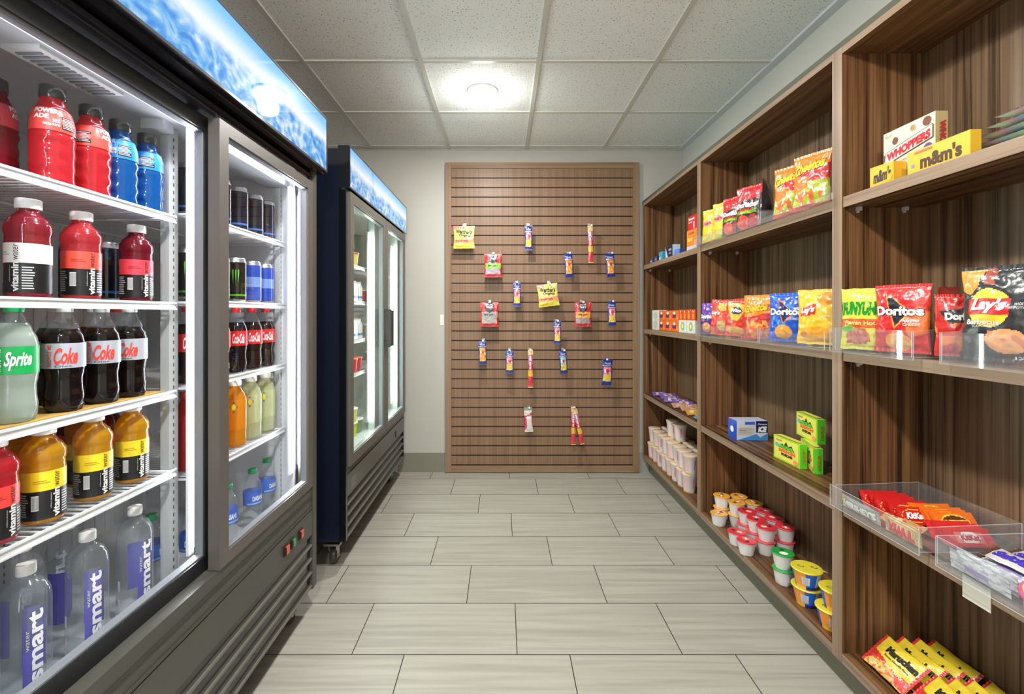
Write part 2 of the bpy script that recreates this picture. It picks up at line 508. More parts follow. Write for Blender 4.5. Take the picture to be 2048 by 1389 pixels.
b = MB(); b.box(1.161, 1.18, .43, 3.70, 0, .1219, (116, 116, 98), 'satin'); struct('trim_2', b)
b = MB(); b.box(1.108, XR - .001, .43, YB - .001, ZT1 + .0005, ZT1 + .026, (84, 86, 72), 'matte'); struct('trim_3', b)
b = MB(); b.box(1.122, XR - .002, 3.683, YB - .001, 0.15, ZT1, (70, 50, 36), 'matte'); struct('trim_4', b)

# ------------------------------------------------------------------ slatted display panel
SX0, SX1, SZ0, SZ1, SY = -.455, 1.072, .006, 2.452, 3.69
t = thing('slatwall_panel', 'tall brown slatted display panel framed in wood on the back wall', 'display panel', (SX0, SY, SZ0))
m = MB()
FW = .047
m.box(SX0 + FW, SX1 - FW, SY + .012, YB - .001, SZ0 + FW, SZ1 - FW, (34, 22, 16), 'matte')
gz = [2.0278 + .0756 * k for k in range(-26, 6)]
zs = sorted([z for z in gz if SZ0 + FW < z < SZ1 - FW])
edges = [SZ0 + FW] + zs + [SZ1 - FW]
for i in range(len(edges) - 1):
    a = edges[i] + (.0045 if i else 0); c = edges[i + 1] - (.0045 if i < len(edges) - 2 else 0)
    if c - a > .004: m.box(SX0 + FW, SX1 - FW, SY + .004, SY + .0125, a, c, mat='slat_z')
m.build('slat_board', t, True)
for x0, x1 in ((SX0, SX0 + FW), (SX1 - FW, SX1)):
    m = MB(); m.box(x0, x1, SY - .006, YB - .001, SZ0, SZ1, mat='slat_frame'); m.build('frame_post', t, True)
for z0, z1 in ((SZ0, SZ0 + FW), (SZ1 - FW, SZ1)):
    m = MB(); m.box(SX0 + FW, SX1 - FW, SY - .005, YB - .001, z0, z1, mat='slat_frame_x'); m.build('frame_rail', t, True)

# ------------------------------------------------------------------ glass-door coolers
BLACK = (17, 18, 22); GUN = (70, 70, 64); LINER = (206, 208, 214)
def caster(t, x, y):
    m = MB()
    i = len(m.v)
    m.lathe([(.018, -.014), (.037, -.014), (.040, -.010), (.040, .010), (.037, .014), (.018, .014)], 28, (52, 52, 50), 'satin')
    m.xform(Matrix.Translation((x, y, .0405)) @ Matrix.Rotation(PI / 2, 4, 'Y'), i)
    w = m.build('caster', t, True)
    m = MB()
    ST = (176, 176, 168)
    for s in (-1, 1):
        m.box(x + s * .018 - .001, x + s * .018 + .001, y - .016, y + .016, .030, .097, ST, 'metal')
        m.box(x + s * .018 - .0012, x + s * .018 + .0012, y - .030, y + .030, .075, .0969, ST, 'metal')
    m.box(x - .022, x + .022, y - .032, y + .032, .097, .103, ST, 'metal')
    m.box(x - .04, x + .04, y - .045, y + .045, .1035, .1135, ST, 'metal')
    m.box(x - .026, x + .026, y - .004, y + .004, .036, .045, ST, 'metal')
    o = m.build('caster_fork', t, True)
    o.parent = w
    return w

def wire_shelf(t, x0, x1, y0, y1, z, tag_strip=True):
    m = MB(); WH = (226, 228, 232)
    m.box(x1 - .004, x1, y0, y1, z - .013, z + .003, WH, 'satin')       # front price rail
    m.box(x1 - .001, x1 + .003, y0, y1, z - .015, z - .011, WH, 'satin')
    m.box(x1 - .001, x1 + .003, y0, y1, z + .001, z + .006, WH, 'satin')
    m.tube([(x0, y0, z - .004), (x0, y1, z - .004)], .004, WH, 'satin', 6)
    m.tube([((x0 + x1) / 2, y0, z - .007), ((x0 + x1) / 2, y1, z - .007)], .003, WH, 'satin', 6)
    for y in (y0, y1): m.tube([(x0, y, z - .004), (x1, y, z - .004)], .0035, WH, 'satin', 6)
    n = int((y1 - y0) / .021)
    for k in range(1, n):
        y = y0 + (y1 - y0) * k / n
        m.box(x0, x1 - .004, y - .0017, y + .0017, z - .0036, z - .0002, WH, 'satin')
    m.build('wire_shelf', t, True)

def louvres(m, xf, y0, y1, z0, z1, n):
    m.box(xf - .06, xf - .05, y0, y1, z0, z1, (22, 22, 20), 'matte')
    h = (z1 - z0) / n
    for k in range(n):
        a = z0 + k * h
        # blade slopes down and outward, lip at its foot
        m.face([(xf - .045, y0, a + h * .96), (xf - .045, y1, a + h * .96), (xf - .004, y1, a + h * .22), (xf - .004, y0, a + h * .22)][::-1], (60, 60, 54), 'satin')
        m.box(xf - .006, xf, y0, y1, a + h * .12, a + h * .26, (104, 104, 96), 'satin')

# --- near cooler: two sliding glass doors
Y0, Y1 = .61, 1.98; XFc = -.79; XBk = -1.56; ZB = .114; ZTOP = 2.075
t1 = thing('display_cooler', 'black two-door glass drink cooler full of bottles, nearest the viewer', 'drink cooler', (-1.17, 1.295, 0), group='glass-door coolers along the side wall')
m = MB()
m.box(XBk, XFc - .012, Y0, Y0 + .03, ZB, ZTOP, BLACK, 'gloss')
m.box(XBk, XFc - .012, Y1 - .03, Y1, ZB, ZTOP, BLACK, 'gloss')
m.box(XBk, XBk + .03, Y0 + .03, Y1 - .03, ZB, ZTOP, BLACK, 'gloss')
m.box(XBk + .03, XFc - .012, Y0 + .03, Y1 - .03, 1.84, ZTOP, BLACK, 'gloss')
m.box(XBk + .03, XFc - .012, Y0 + .03, Y1 - .03, ZB, .42, BLACK, 'gloss')
m.build('cabinet_shell', t1, True)
m = MB()   # liner
i0, i1 = Y0 + .04, Y1 - .04
m.box(XBk + .03, XBk + .08, i0 - .01, i1 + .01, .42, 1.84, (200, 203, 208), 'satin')
for k in range(30):   # ribbed rear duct
    y = i0 + .03 + k * .044
    m.box(XBk + .08, XBk + .084, y, y + .018, .44, 1.76, (206, 209, 214), 'satin')
m.box(XBk + .08, XFc - .075, i0 - .01, i0, .42, 1.84, LINER, 'satin')
m.box(XBk + .08, XFc - .075, i1, i1 + .01, .42, 1.84, LINER, 'satin')
m.box(XBk + .08, XFc - .075, i0, i1, 1.81, 1.84, (206, 208, 214), 'satin')
m.box(XBk + .08, XFc - .075, i0, i1, .42, .45, (190, 194, 198), 'satin')
m.build('interior_liner', t1, True)
m = MB()   # ceiling duct with a slotted grille
m.box(-.975, -.885, i0 + .002, i1 - .002, 1.778, 1.8095, (182, 186, 192), 'satin')
m.box(-.968, -.892, .90, 1.10, 1.770, 1.778, (220, 222, 224), 'satin')
for k in range(13):
    y = .915 + k * .0142
    m.box(-.955, -.905, y, y + .0062, 1.7675, 1.7702, (120, 124, 132), 'matte')
m.box(-.965, -.905, 1.245, 1.285, 1.752, 1.778, (205, 207, 210), 'satin')
m.build('air_duct', t1, True)
# front frame
m = MB()
m.box(XFc - .06, XFc, Y0, Y0 + .04, ZB, 1.86, GUN, 'satin')
m.box(XFc - .06, XFc, Y1 - .04, Y1, ZB, 1.86, GUN, 'satin')
m.box(XFc - .055, XFc - .012, Y0 + .04, Y1 - .04, 1.815, 1.86, BLACK, 'gloss')
m.box(XFc - .045, XFc - .006, Y0 + .04, Y1 - .04, 1.825, 1.835, (36, 38, 44), 'gloss')
m.box(XFc - .07, XFc - .004, Y0 + .04, Y1 - .04, .452, .540, GUN, 'satin')
m.box(XFc - .066, XFc + .0012, Y0 + .04, Y1 - .04, .452, .458, (60, 60, 54), 'satin')
m.box(XFc - .066, XFc + .0008, Y0 + .04, Y1 - .04, .497, .499, (50, 50, 46), 'satin')
m.build('front_frame', t1, True)
# lower panel with louvres
m = MB()
m.box(XFc - .05, XFc - .001, Y0 + .042, Y1 - .042, .343, .447, GUN, 'satin')
louvres(m, XFc - .001, Y0 + .042, Y1 - .042, ZB + .004, .343, 4)
m.build('kick_panel', t1, True)
for y, c, w, label in ((1.700, (196, 78, 66), .024, 'red switch'), (1.752, (20, 140, 88), .020, 'green switch'), (1.822, (206, 86, 76), .022, 'red indicator lamp')):
    m = MB(); m.box(XFc - .001, XFc + .004, y - w * .7, y + w * .7, .380, .416, (40, 34, 32), 'satin')
    m.box(XFc + .004, XFc + .010, y - w / 2, y + w / 2, .384, .412, c, 'gloss', cols={'-y': (70, 36, 30)}); o = m.build('switch', t1, True); o['label'] = label
def door(t, xo, y0, y1, z0, z1, st, col, top=.036, handle=None, mat='satin'):
    m = MB()
    for a, c in ((y0, y0 + st), (y1 - st, y1)): m.box(xo - .032, xo, a, c, z0, z1, col, mat)
    m.box(xo - .032, xo, y0 + st, y1 - st, z0, z0 + top, col, mat)
    m.box(xo - .032, xo, y0 + st, y1 - st, z1 - top, z1, col, mat)
    g = .004
    for a, c in ((y0 + st, y0 + st + g), (y1 - st - g, y1 - st)): m.box(xo - .028, xo - .006, a, c, z0 + top, z1 - top, (120, 122, 128), 'satin')
    m.box(xo - .028, xo - .006, y0 + st + g, y1 - st - g, z0 + top, z0 + top + g, (120, 124, 130), 'satin')
    m.box(xo - .028, xo - .006, y0 + st + g, y1 - st - g, z1 - top - g, z1 - top, (120, 124, 130), 'satin')
    d = m.build('door', t, True)
    m = MB(); x = xo - .014
    m.face([(x, y0 + st, z0 + top), (x, y1 - st, z0 + top), (x, y1 - st, z1 - top), (x, y0 + st, z1 - top)], (255, 255, 255), 'door_glass')
    g = m.build('glass_pane', t, True); g.parent = d
    return d
door(t1, XFc - .040, .655, 1.350, .542, 1.808, .046, (22, 24, 28), .040)
door(t1, XFc + .002, 1.300, 1.937, .542, 1.802, .044, (88, 84, 80), .036)
# rear-lit sign box
def sign(t, x, y0, y1, z0, z1, key, back):
    m = MB(); E = (26, 28, 34)
    m.box(back, x - .006, y0, y1, z0, z1, E, 'gloss')
    f = .008
    m.box(x - .006, x, y0, y1, z0, z0 + f, (52, 54, 60), 'gloss'); m.box(x - .006, x, y0, y1, z1 - f, z1, (52, 54, 60), 'gloss')
    m.box(x - .006, x, y0, y0 + f, z0 + f, z1 - f, E, 'gloss'); m.box(x - .006, x, y1 - f, y1, z0 + f, z1 - f, E, 'gloss')
    s = m.build('sign_box', t, True)
    m = MB(); zc = (z0 + z1) / 2
    m.face([(x - .002, y0 + f, z0 + f - zc), (x - .002, y1 - f, z0 + f - zc), (x - .002, y1 - f, z1 - f - zc), (x - .002, y0 + f, z1 - f - zc)], (255, 255, 255), key)
    o = m.build('lit_sign_panel', t); o.location = (-t.location.x, -t.location.y, zc); o.parent = s; o['label'] = 'backlit blue picture of ice and water'
sign(t1, -.745, .60, 1.985, 1.856, 2.085, 'sign_picture', -.865)
m = MB(); m.box(-.86, -.76, Y0, Y1, 1.846, 1.8555, BLACK, 'gloss'); m.build('sign_bracket', t1, True)
# shelves
secA, secB = (.668, 1.286), (1.335, 1.925)
SA = [1.520, 1.283, 1.042, .827]; SB = [1.545, 1.293, 1.047, .787]
for z in SA: wire_shelf(t1, -1.40, -.90, secA[0], secA[1], z)
for z in SB: wire_shelf(t1, -1.40, -.90, secB[0], secB[1], z)
for y0, y1, x in ((1.292, 1.328, -.935), (.655, .664, -.93), (1.928, 1.938, -.93), (1.292, 1.328, -1.41)):
    m = MB(); m.box(x - .012, x + .012, y0, y1, .452, 1.776, (186, 190, 194), 'satin')
    for k in range(60):
        z = .50 + k * .021
        m.box(x + .0121, x + .0124, (y0 + y1) / 2 - .002, (y0 + y1) / 2 + .002, z, z + .010, (60, 62, 66), 'matte')
    m.build('shelf_upright', t1, True)
def led(t, x, y0, y1, z0, z1, key):
    m = MB(); m.box(x - .012, x - .004, y0 - .008, y1 + .008, z0 - .02, z1 + .02, (225, 228, 232), 'gloss')
    m.box(x - .004, x + .002, y0, y1, z0, z1, (255, 255, 255), key, skip='-x')
    m.build('led_strip', t, True)
led(t1, -.862, 1.905, 1.923, .62, 1.755, 'led_cold')
led(t1, -.872, 1.311, 1.317, .60, 1.765, 'led_cold')
led(t1, -.862, .668, .682, .60, 1.765, 'led_cold')
m = MB(); m.box(-.874, -.868, .69, 1.28, 1.8075, 1.8095, (255, 255, 255), 'led_soft'); m.build('led_strip', t1, True)
m = MB(); m.box(-.874, -.868, 1.34, 1.89, 1.8075, 1.8095, (255, 255, 255), 'led_soft'); m.build('led_strip', t1, True)
for x in (-.87, -1.47):
    for y in (.70, 1.90): caster(t1, x, y)

# --- far cooler: two hinged glass doors
y0, y1 = 2.268, 3.60; xf = -.76; xb = -1.52; zt = 2.06; zb = .148
t2 = thing('display_cooler', 'black two-door glass cooler standing by the back wall, beyond the first', 'drink cooler', (-1.14, 2.93, 0), group='glass-door coolers along the side wall')
m = MB()
m.box(xb, xf - .035, y0, y0 + .03, zb, zt, (24, 28, 44), 'gloss'); m.box(xb, xf - .035, y1 - .03, y1, zb, zt, BLACK, 'gloss')
m.box(xb, xb + .03, y0 + .03, y1 - .03, zb, zt, BLACK, 'gloss')
m.box(xb + .03, xf - .035, y0 + .03, y1 - .03, 1.87, zt, BLACK, 'gloss'); m.box(xb + .03, xf - .035, y0 + .03, y1 - .03, zb, .50, BLACK, 'gloss')
m.build('cabinet_shell', t2, True)
m = MB(); lc = (196, 208, 202)
m.box(xb + .03, xb + .07, y0 + .03, y1 - .03, .50, 1.87, lc, 'satin')
m.box(xb + .07, xf - .045, y0 + .03, y0 + .04, .50, 1.87, lc, 'satin'); m.box(xb + .07, xf - .045, y1 - .04, y1 - .03, .50, 1.87, lc, 'satin')
m.box(xb + .07, xf - .045, y0 + .04, y1 - .04, 1.85, 1.87, lc, 'satin'); m.box(xb + .07, xf - .045, y0 + .04, y1 - .04, .50, .53, lc, 'satin')
m.box(xf - .085, xf - .045, 2.93, 3.04, .53, 1.85, lc, 'satin')
m.build('interior_liner', t2, True)
m = MB()
m.box(xf - .034, xf - .002, y0, y0 + .022, zb, 1.86, BLACK, 'gloss'); m.box(xf - .034, xf - .002, y1 - .022, y1, zb, 1.86, BLACK, 'gloss')
m.box(xf - .034, xf - .004, y0 + .022, y1 - .022, .47, .505, GUN, 'satin')
m.build('front_frame', t2, True)
m = MB(); m.box(xf - .04, xf - .001, y0 + .024, y1 - .024, .36, .466, (88, 88, 82), 'satin')
louvres(m, xf - .001, y0 + .024, y1 - .024, zb + .003, .36, 4)
m.build('kick_panel', t2, True)
m = MB(); m.box(xf - .001, xf + .004, 3.30, 3.33, .385, .425, (30, 30, 30), 'satin'); m.build('lock', t2, True)
m = MB(); m.box(xf - .001, xf + .0015, 2.34, 2.42, .375, .43, (104, 104, 98), 'satin'); m.build('rating_plate', t2, True)
door(t2, xf + .012, y0 + .026, 2.984, .507, 1.858, .05, (92, 90, 84), .05)
d = door(t2, xf + .012, 2.992, y1 - .026, .507, 1.858, .05, (92, 90, 84), .05)
def handle(d, y):
    m = MB(); x = xf + .012
    m.box(x, x + .028, y - .013, y + .013, 1.245, 1.285, (36, 36, 36), 'satin'); m.box(x, x + .028, y - .013, y + .013, 1.045, 1.085, (36, 36, 36), 'satin')
    m.box(x + .022, x + .040, y - .016, y + .016, 1.05, 1.28, (44, 44, 44), 'satin'); h = m.build('handle', t2, True); h.parent = d
handle(d, 3.018)
handle([o for o in COL.objects if o.parent is t2 and o.name.startswith('door')][0], 2.958)
sign(t2, -.742, y0 - .003, y1 + .003, 1.868, 2.075, 'sign_picture_far', -.80)
SC = [1.535, 1.326, 1.10, .905]
for z in SC:
    wire_shelf(t2, -1.40, -.86, y0 + .05, 2.915, z); wire_shelf(t2, -1.40, -.86, 3.05, y1 - .05, z)
led(t2, -.835, 3.50, 3.53, .60, 1.75, 'led_green'); led(t2, -.835, 2.915, 2.928, .60, 1.75, 'led_green'); led(t2, -.835, 2.32, 2.334, .60, 1.75, 'led_green')
for x in (-.85, -1.42):
    for y in (2.36, 3.50): caster(t2, x, y)


t = thing('light_switch', 'small white switch plate on the back wall at the edge of the slatted panel', 'light switch', (-.486, YB, 1.21))
m = MB(); m.box(-.500, -.470, YB - .005, YB - .0004, 1.165, 1.250, (226, 224, 214), 'satin'); m.build('plate', t, True)
m = MB(); m.box(-.489, -.481, YB - .009, YB - .0052, 1.195, 1.220, (236, 234, 226), 'gloss'); m.build('rocker', t, True)
# ------------------------------------------------------------------ generic packages
FX = 935.0
def Yof(px, x): return abs(FX * x / (px - 1006.0))
ORD = ['first', 'second', 'third', 'fourth', 'fifth', 'sixth', 'seventh', 'eighth', 'ninth', 'tenth', 'eleventh', 'twelfth', 'thirteenth', 'fourteenth', 'fifteenth', 'sixteenth']

def inside(pts, u, v):
    r = False; n = len(pts); j = n - 1
    for i in range(n):
        (a, b), (c, d) = pts[i], pts[j]
        if (b > v) != (d > v) and u < (c - a) * (v - b) / (d - b) + a: r = not r
        j = i
    return r
def paint(base, shapes):
    def fn(u, v):
        c = base
        for s in shapes:
            k = s[0]
            if k == 'r' and s[1] <= u <= s[3] and s[2] <= v <= s[4]: c = s[5]
            elif k == 'e' and ((u - s[1]) / s[3]) ** 2 + ((v - s[2]) / s[4]) ** 2 <= 1: c = s[5]
            elif k == 'p' and inside(s[1], u, v): c = s[2]
            elif k == 'n':   # mottled patch: frequency, threshold, colour, window
                if s[4] <= u <= s[6] and s[5] <= v <= s[7] and noise.noise(Vector((u * s[1], v * s[1], s[2] * 9))) > s[2]: c = s[3]
        return c
    return fn

def bag_mesh(w, h, t, base, shapes=(), texts=(), seed=0, nu=34, nv=44, back=None, finish='foil', ends='tb', wr=1.0, crimp=.055, side=None):
    m = MB(); pf = paint(base, shapes); back = back or base
    def depth(u, v):
        if ends == 'lr': u, v = v, u
        pu = max(0.0, math.sin(PI * min(max(u, 0), 1))) ** .55
        vv = min(max((v - crimp) / (1 - 2 * crimp), 0), 1)
        pv = max(0.0, math.sin(PI * vv)) ** .55
        return t / 2 * pu * pv
    def wrk(u, v):
        q = Vector((u * 3.2 * max(w / .15, .4), v * 4.2 * max(h / .18, .4), seed * 3.7))
        a = noise.noise(q) * .0055 + noise.noise(q * 2.7) * .0028
        # creases running in from the seals
        e = (1 - min(v, 1 - v) * 4) if ends == 'tb' else (1 - min(u, 1 - u) * 4)
        if e > 0:
            s = (u if ends == 'tb' else v)
            a += math.sin(s * 34 + seed * 5 + noise.noise(q) * 5) * .0016 * e
        return a * wr * min(1.0, t / .03)
    def F(u, v, lift=0.0):
        d = depth(u, v)
        edge = min(1.0, d / (t * .12 + 1e-6))
        pinch = 1 - .07 * math.sin(PI * v) if ends == 'tb' else 1
        ph = 1 - .05 * math.sin(PI * u) if ends == 'lr' else 1
        x = (u - .5) * w * pinch + noise.noise(Vector((v * 5, seed, 1))) * .003 * wr
        z = h / 2 + (v - .5) * h * ph + noise.noise(Vector((u * 5, seed, 7))) * .003 * wr
        y = -d + wrk(u, v) * edge
        k = v if ends == 'tb' else u
        if k < crimp or k > 1 - crimp: y += .0012 * math.sin((u if ends == 'tb' else v) * 60)
        return (x, y - .0006 - lift, z)
    def B(u, v):
        p = F(u, v); d = depth(u, v)
        edge = min(1.0, d / (t * .12 + 1e-6))
        return (p[0], d - wrk(u + 3, v) * edge * .8 + .0006, p[2])
    m.grid(F, nu, nv, pf, finish)
    m.grid(B, max(8, nu // 2), max(8, nv // 2), back, finish, flip=True)
    lf = lambda u, v: F(min(max(u, .0), 1), min(max(v, .0), 1), .0016)
    for tx in texts:
        txt, u0, v0, u1, v1, col = tx[:6]; o = tx[6] if len(tx) > 6 else {}
        if o.get('slope'):
            sl = o['slope']; f2 = lambda u, v, sl=sl, u0=u0: lf(u, v + (u - u0) * sl)
        else: f2 = lf
        if o.get('flip'):
            f3 = f2; f2 = lambda u, v, f3=f3: f3(u0 + u1 - u, v0 + v1 - v)
        if o.get('outline'):
            f4 = f2; lo = lambda u, v, f4=f4: (lambda p: (p[0], p[1] + .0005, p[2]))(f4(u, v))
            m.text(txt, lo, u0 - .008, v0 - .006, u1 + .008, v1 + .006, o['outline'], 'print', rot=o.get('rot', 0), bold=o.get('bold', .03) + .035, shear=o.get('shear', 0))
        m.text(txt, f2, u0, v0, u1, v1, col, 'print', rot=o.get('rot', 0), bold=o.get('bold', .03), shear=o.get('shear', 0))
    return m

def put(mb, name, label, cat, loc, rz=0, rx=0, ry=0, group=None):
    o = mb.build(name); o.location = loc; o.rotation_euler = (rx, ry, rz)
    return tag(o, label, cat, group)
def again(o, label, loc, rz=0, rx=0, ry=0, group=None):
    c = o.copy(); COL.objects.link(c); c.location = loc; c.rotation_euler = (rx, ry, rz); c['label'] = label
    if group: c['group'] = group
    return c

def box_mesh(w, d, h, front, side, top, faces=None, mat='satin'):
    # front looks to -y; faces: list of (face, kind, ...) drawn a hair above the card
    m = MB()
    m.box(-w / 2, w / 2, -d / 2, d / 2, 0, h, front, mat, cols={'-x': side, '+x': side, '+z': top, '-z': top, '+y': front})
    E = .0006
    maps = {
        'f': lambda u, v: ((u - .5) * w, -d / 2 - E, v * h),
        'b': lambda u, v: ((.5 - u) * w, d / 2 + E, v * h),
        'r': lambda u, v: (w / 2 + E, (u - .5) * d, v * h),
        'l': lambda u, v: (-w / 2 - E, (.5 - u) * d, v * h),
        't': lambda u, v: ((u - .5) * w, (v - .5) * d, h + E)}
    k = 0
    for f in faces or ():
        k += 1; e = .00025 * k
        base = maps[f[0]]
        nrm = {'f': (0, -1, 0), 'b': (0, 1, 0), 'r': (1, 0, 0), 'l': (-1, 0, 0), 't': (0, 0, 1)}[f[0]]
        fn = lambda u, v, base=base, e=e, nrm=nrm: tuple(a + b * e for a, b in zip(base(u, v), nrm))
        if f[1] == 'r': m.rect(fn, *f[2:7])
        elif f[1] == 'e': m.ell(fn, *f[2:7])
        elif f[1] == 'p': m.poly(f[2], fn, f[3])
        elif f[1] == 't':
            o = f[8] if len(f) > 8 else {}
            if o.get('slope'):
                sl = o['slope']; g = fn; fn = lambda u, v, g=g, sl=sl: g(u, v + u * sl)
            m.text(f[2], fn, f[3], f[4], f[5], f[6], f[7], 'print', rot=o.get('rot', 0), bold=o.get('bold', .03), shear=o.get('shear', 0))
    return m

# ------------------------------------------------------------------ drinks
def fine(r0z, r1z, n):
    return [(r0z[0] + (r1z[0] - r0z[0]) * k / n, r0z[1] + (r1z[1] - r0z[1]) * k / n) for k in range(n + 1)]
def smooth_profile(pts, step=.003):
    out = []
    for i in range(len(pts) - 1):
        a, b = pts[i], pts[i + 1]
        n = max(1, int(abs(b[1] - a[1]) / step))
        for k in range(n):
            s = k / n; s2 = s * s * (3 - 2 * s)
            out.append((a[0] + (b[0] - a[0]) * s2, a[1] + (b[1] - a[1]) * s))
    out.append(pts[-1]); return out
def cyl(rfn, lift=0.0):
    return lambda th, z: ((rfn(z) + lift) * math.sin(th), -(rfn(z) + lift) * math.cos(th), z)
def lab(name, t, r, z0, z1, colfn, extras, mat='satin', n=56, nz=10, slot=None):
    m = MB()
    prof = [(r, z0 + (z1 - z0) * k / nz) for k in range(nz + 1)]
    m.lathe(prof, n, colfn, mat, cap0=False, cap1=False)
    f = lambda th, z: ((r + .0005) * math.sin(th), -(r + .0005) * math.cos(th), z)
    g = lambda th, z: ((r + .0009) * math.sin(th), -(r + .0009) * math.cos(th), z)
    for e in extras:
        if e[0] == 'r': m.rect(f, *e[1:6], nu=max(1, int((e[3] - e[1]) / .15)))
        elif e[0] == 'p': m.poly(e[1], f, e[2])
        elif e[0] == 'e': m.ell(f, *e[1:6])
        else:
            o = e[7] if len(e) > 7 else {}
            m.text(e[1], g, e[2], e[3], e[4], e[5], e[6], 'print', rot=o.get('rot', 0), bold=o.get('bold', .02), shear=o.get('shear', 0))
    return m.build(name, t)
def lines(th0, th1, z0, z1, n, col, seed=0):
    r = random.Random(seed); out = []
    for k in range(n):
        z = z0 + (z1 - z0) * (k + .5) / n; hh = (z1 - z0) / n * .22
        out.append(('r', th0, z - hh, th1 - (th1 - th0) * r.random() * .25, z + hh, col))
    return out
def cap(t, r, z0, z1, col, mat='satin'):
    m = MB()
    m.lathe([(r * .97, z0), (r, z0 + .002), (r, z1 - .002), (r * .9, z1)], 40, col, mat, rmod=lambda th, z: 1 + .015 * math.cos(th * 40))
    return m.build('cap', t)

def vitamin_bottle(t, liq, topc, capc=(238, 238, 240), txtdark=(60, 50, 52), dots=None):
    m = MB()
    P = smooth_profile([(.028, 0), (.0335, .004), (.0345, .010), (.0345, .112), (.0335, .115), (.0345, .118), (.0335, .121), (.0360, .132), (.0355, .143), (.030, .156), (.022, .165), (.0165, .171), (.0165, .178)])
    m.lathe(P, 44, liq, 'liquid'); m.build('bottle_body', t)
    cap(t, .0200, .177, .197, capc)
    zs = .066
    ex = [('t', 'vitamin', .30, .012, .62, .070, (240, 240, 240), dict(rot=90, bold=.035)),
          ('t', 'water', .36, .073, .60, .104, txtdark, dict(rot=90, bold=-.002)),
          ('r', -.62, .030, -.30, .060, (225, 225, 228)),
          ('t', 'glaceau', .18, .030, .25, .062, (190, 190, 190), dict(rot=90))]
    for k in range(9): ex.append(('r', -.60 + k * .034, .032, -.588 + k * .034, .058, (40, 40, 44)))
    ex += lines(.74, 1.25, .016, .062, 9, (205, 205, 205), 3) + lines(-1.4, -.75, .018, .064, 10, (190, 190, 190), 5) + lines(-.55, .2, .082, .090, 2, shade(topc, .72), 1)
    return lab('label', t, .0352, .0105, .1065, lambda th, z: (22, 22, 26) if z < zs else topc, ex)
def vitamin_white(t):
    vitamin_bottle(t, (196, 60, 78), (236, 232, 226))

def sport_bottle(t, liq, labc, txt=True):
    m = MB()
    def rm(th, z):
        if z < .100: return 1 + .035 * math.sin(z * 2 * PI / .030) * (0.5 + .5 * math.cos(th * 3)) - .02 * (math.cos(th * 3) > .6) * (math.sin(z * 2 * PI / .06) > 0)
        return 1
    P = smooth_profile([(.030, 0), (.0355, .006), (.0365, .095), (.0365, .102), (.0350, .106), (.0360, .110), (.0355, .130), (.030, .152), (.0225, .170), (.0195, .176), (.0195, .182)])
    m.lathe(P, 60, liq, 'liquid', rmod=rm); m.build('bottle_body', t)
    cap(t, .0215, .181, .207, (62, 62, 60), 'gloss')
    # printed sleeve round the shoulder
    pts = [(.0364, .108), (.0366, .112), (.0360, .130), (.0335, .143), (.0300, .1545)]
    def rz(z):
        for a, b in zip(pts, pts[1:]):
            if z <= b[1]: return a[0] + (b[0] - a[0]) * (z - a[1]) / (b[1] - a[1])
        return pts[-1][0]
    m = MB(); PP = [(rz(.108 + .0465 * k / 14), .108 + .0465 * k / 14) for k in range(15)]
    m.lathe(PP, 56, labc, 'satin', cap0=False, cap1=False)
    f = lambda th, z: ((rz(z) + .0006) * math.sin(th), -(rz(z) + .0006) * math.cos(th), z)
    g = lambda th, z: ((rz(z) + .0011) * math.sin(th), -(rz(z) + .0011) * math.cos(th), z)
    m.poly([(-.55, .116), (.45, .116), (.45, .140)], f, (24, 24, 28))
    m.rect(f, .50, .114, 1.25, .140, (26, 26, 30), nu=5)
    m.rect(f, -2.2, .114, -1.25, .140, (26, 26, 30), nu=6)
    for k in range(7):
        m.rect(g, .54, .1165 + k * .0033, 1.20 - (k % 3) * .08, .1180 + k * .0033, (200, 200, 205), nu=4)
        m.rect(g, -2.15, .1165 + k * .0033, -1.3 - (k % 3) * .08, .1180 + k * .0033, (200, 200, 205), nu=5)
    m.text('50%', g, .10, .124, .42, .132, (240, 240, 240), bold=.03)
    m.text('MORE ELECTROLYTES', g, -.30, .1175, .42, .122, (240, 240, 240), bold=.02)
    m.text('POWER', g, -.78, .1425, .38, .1535, (245, 235, 235) if labc[0] > 150 else (150, 200, 235), bold=.06)
    m.text('ADE', g, -.74, .1300, -.05, .1400, (245, 235, 235) if labc[0] > 150 else (150, 200, 235), bold=.05)
    m.build('label', t)

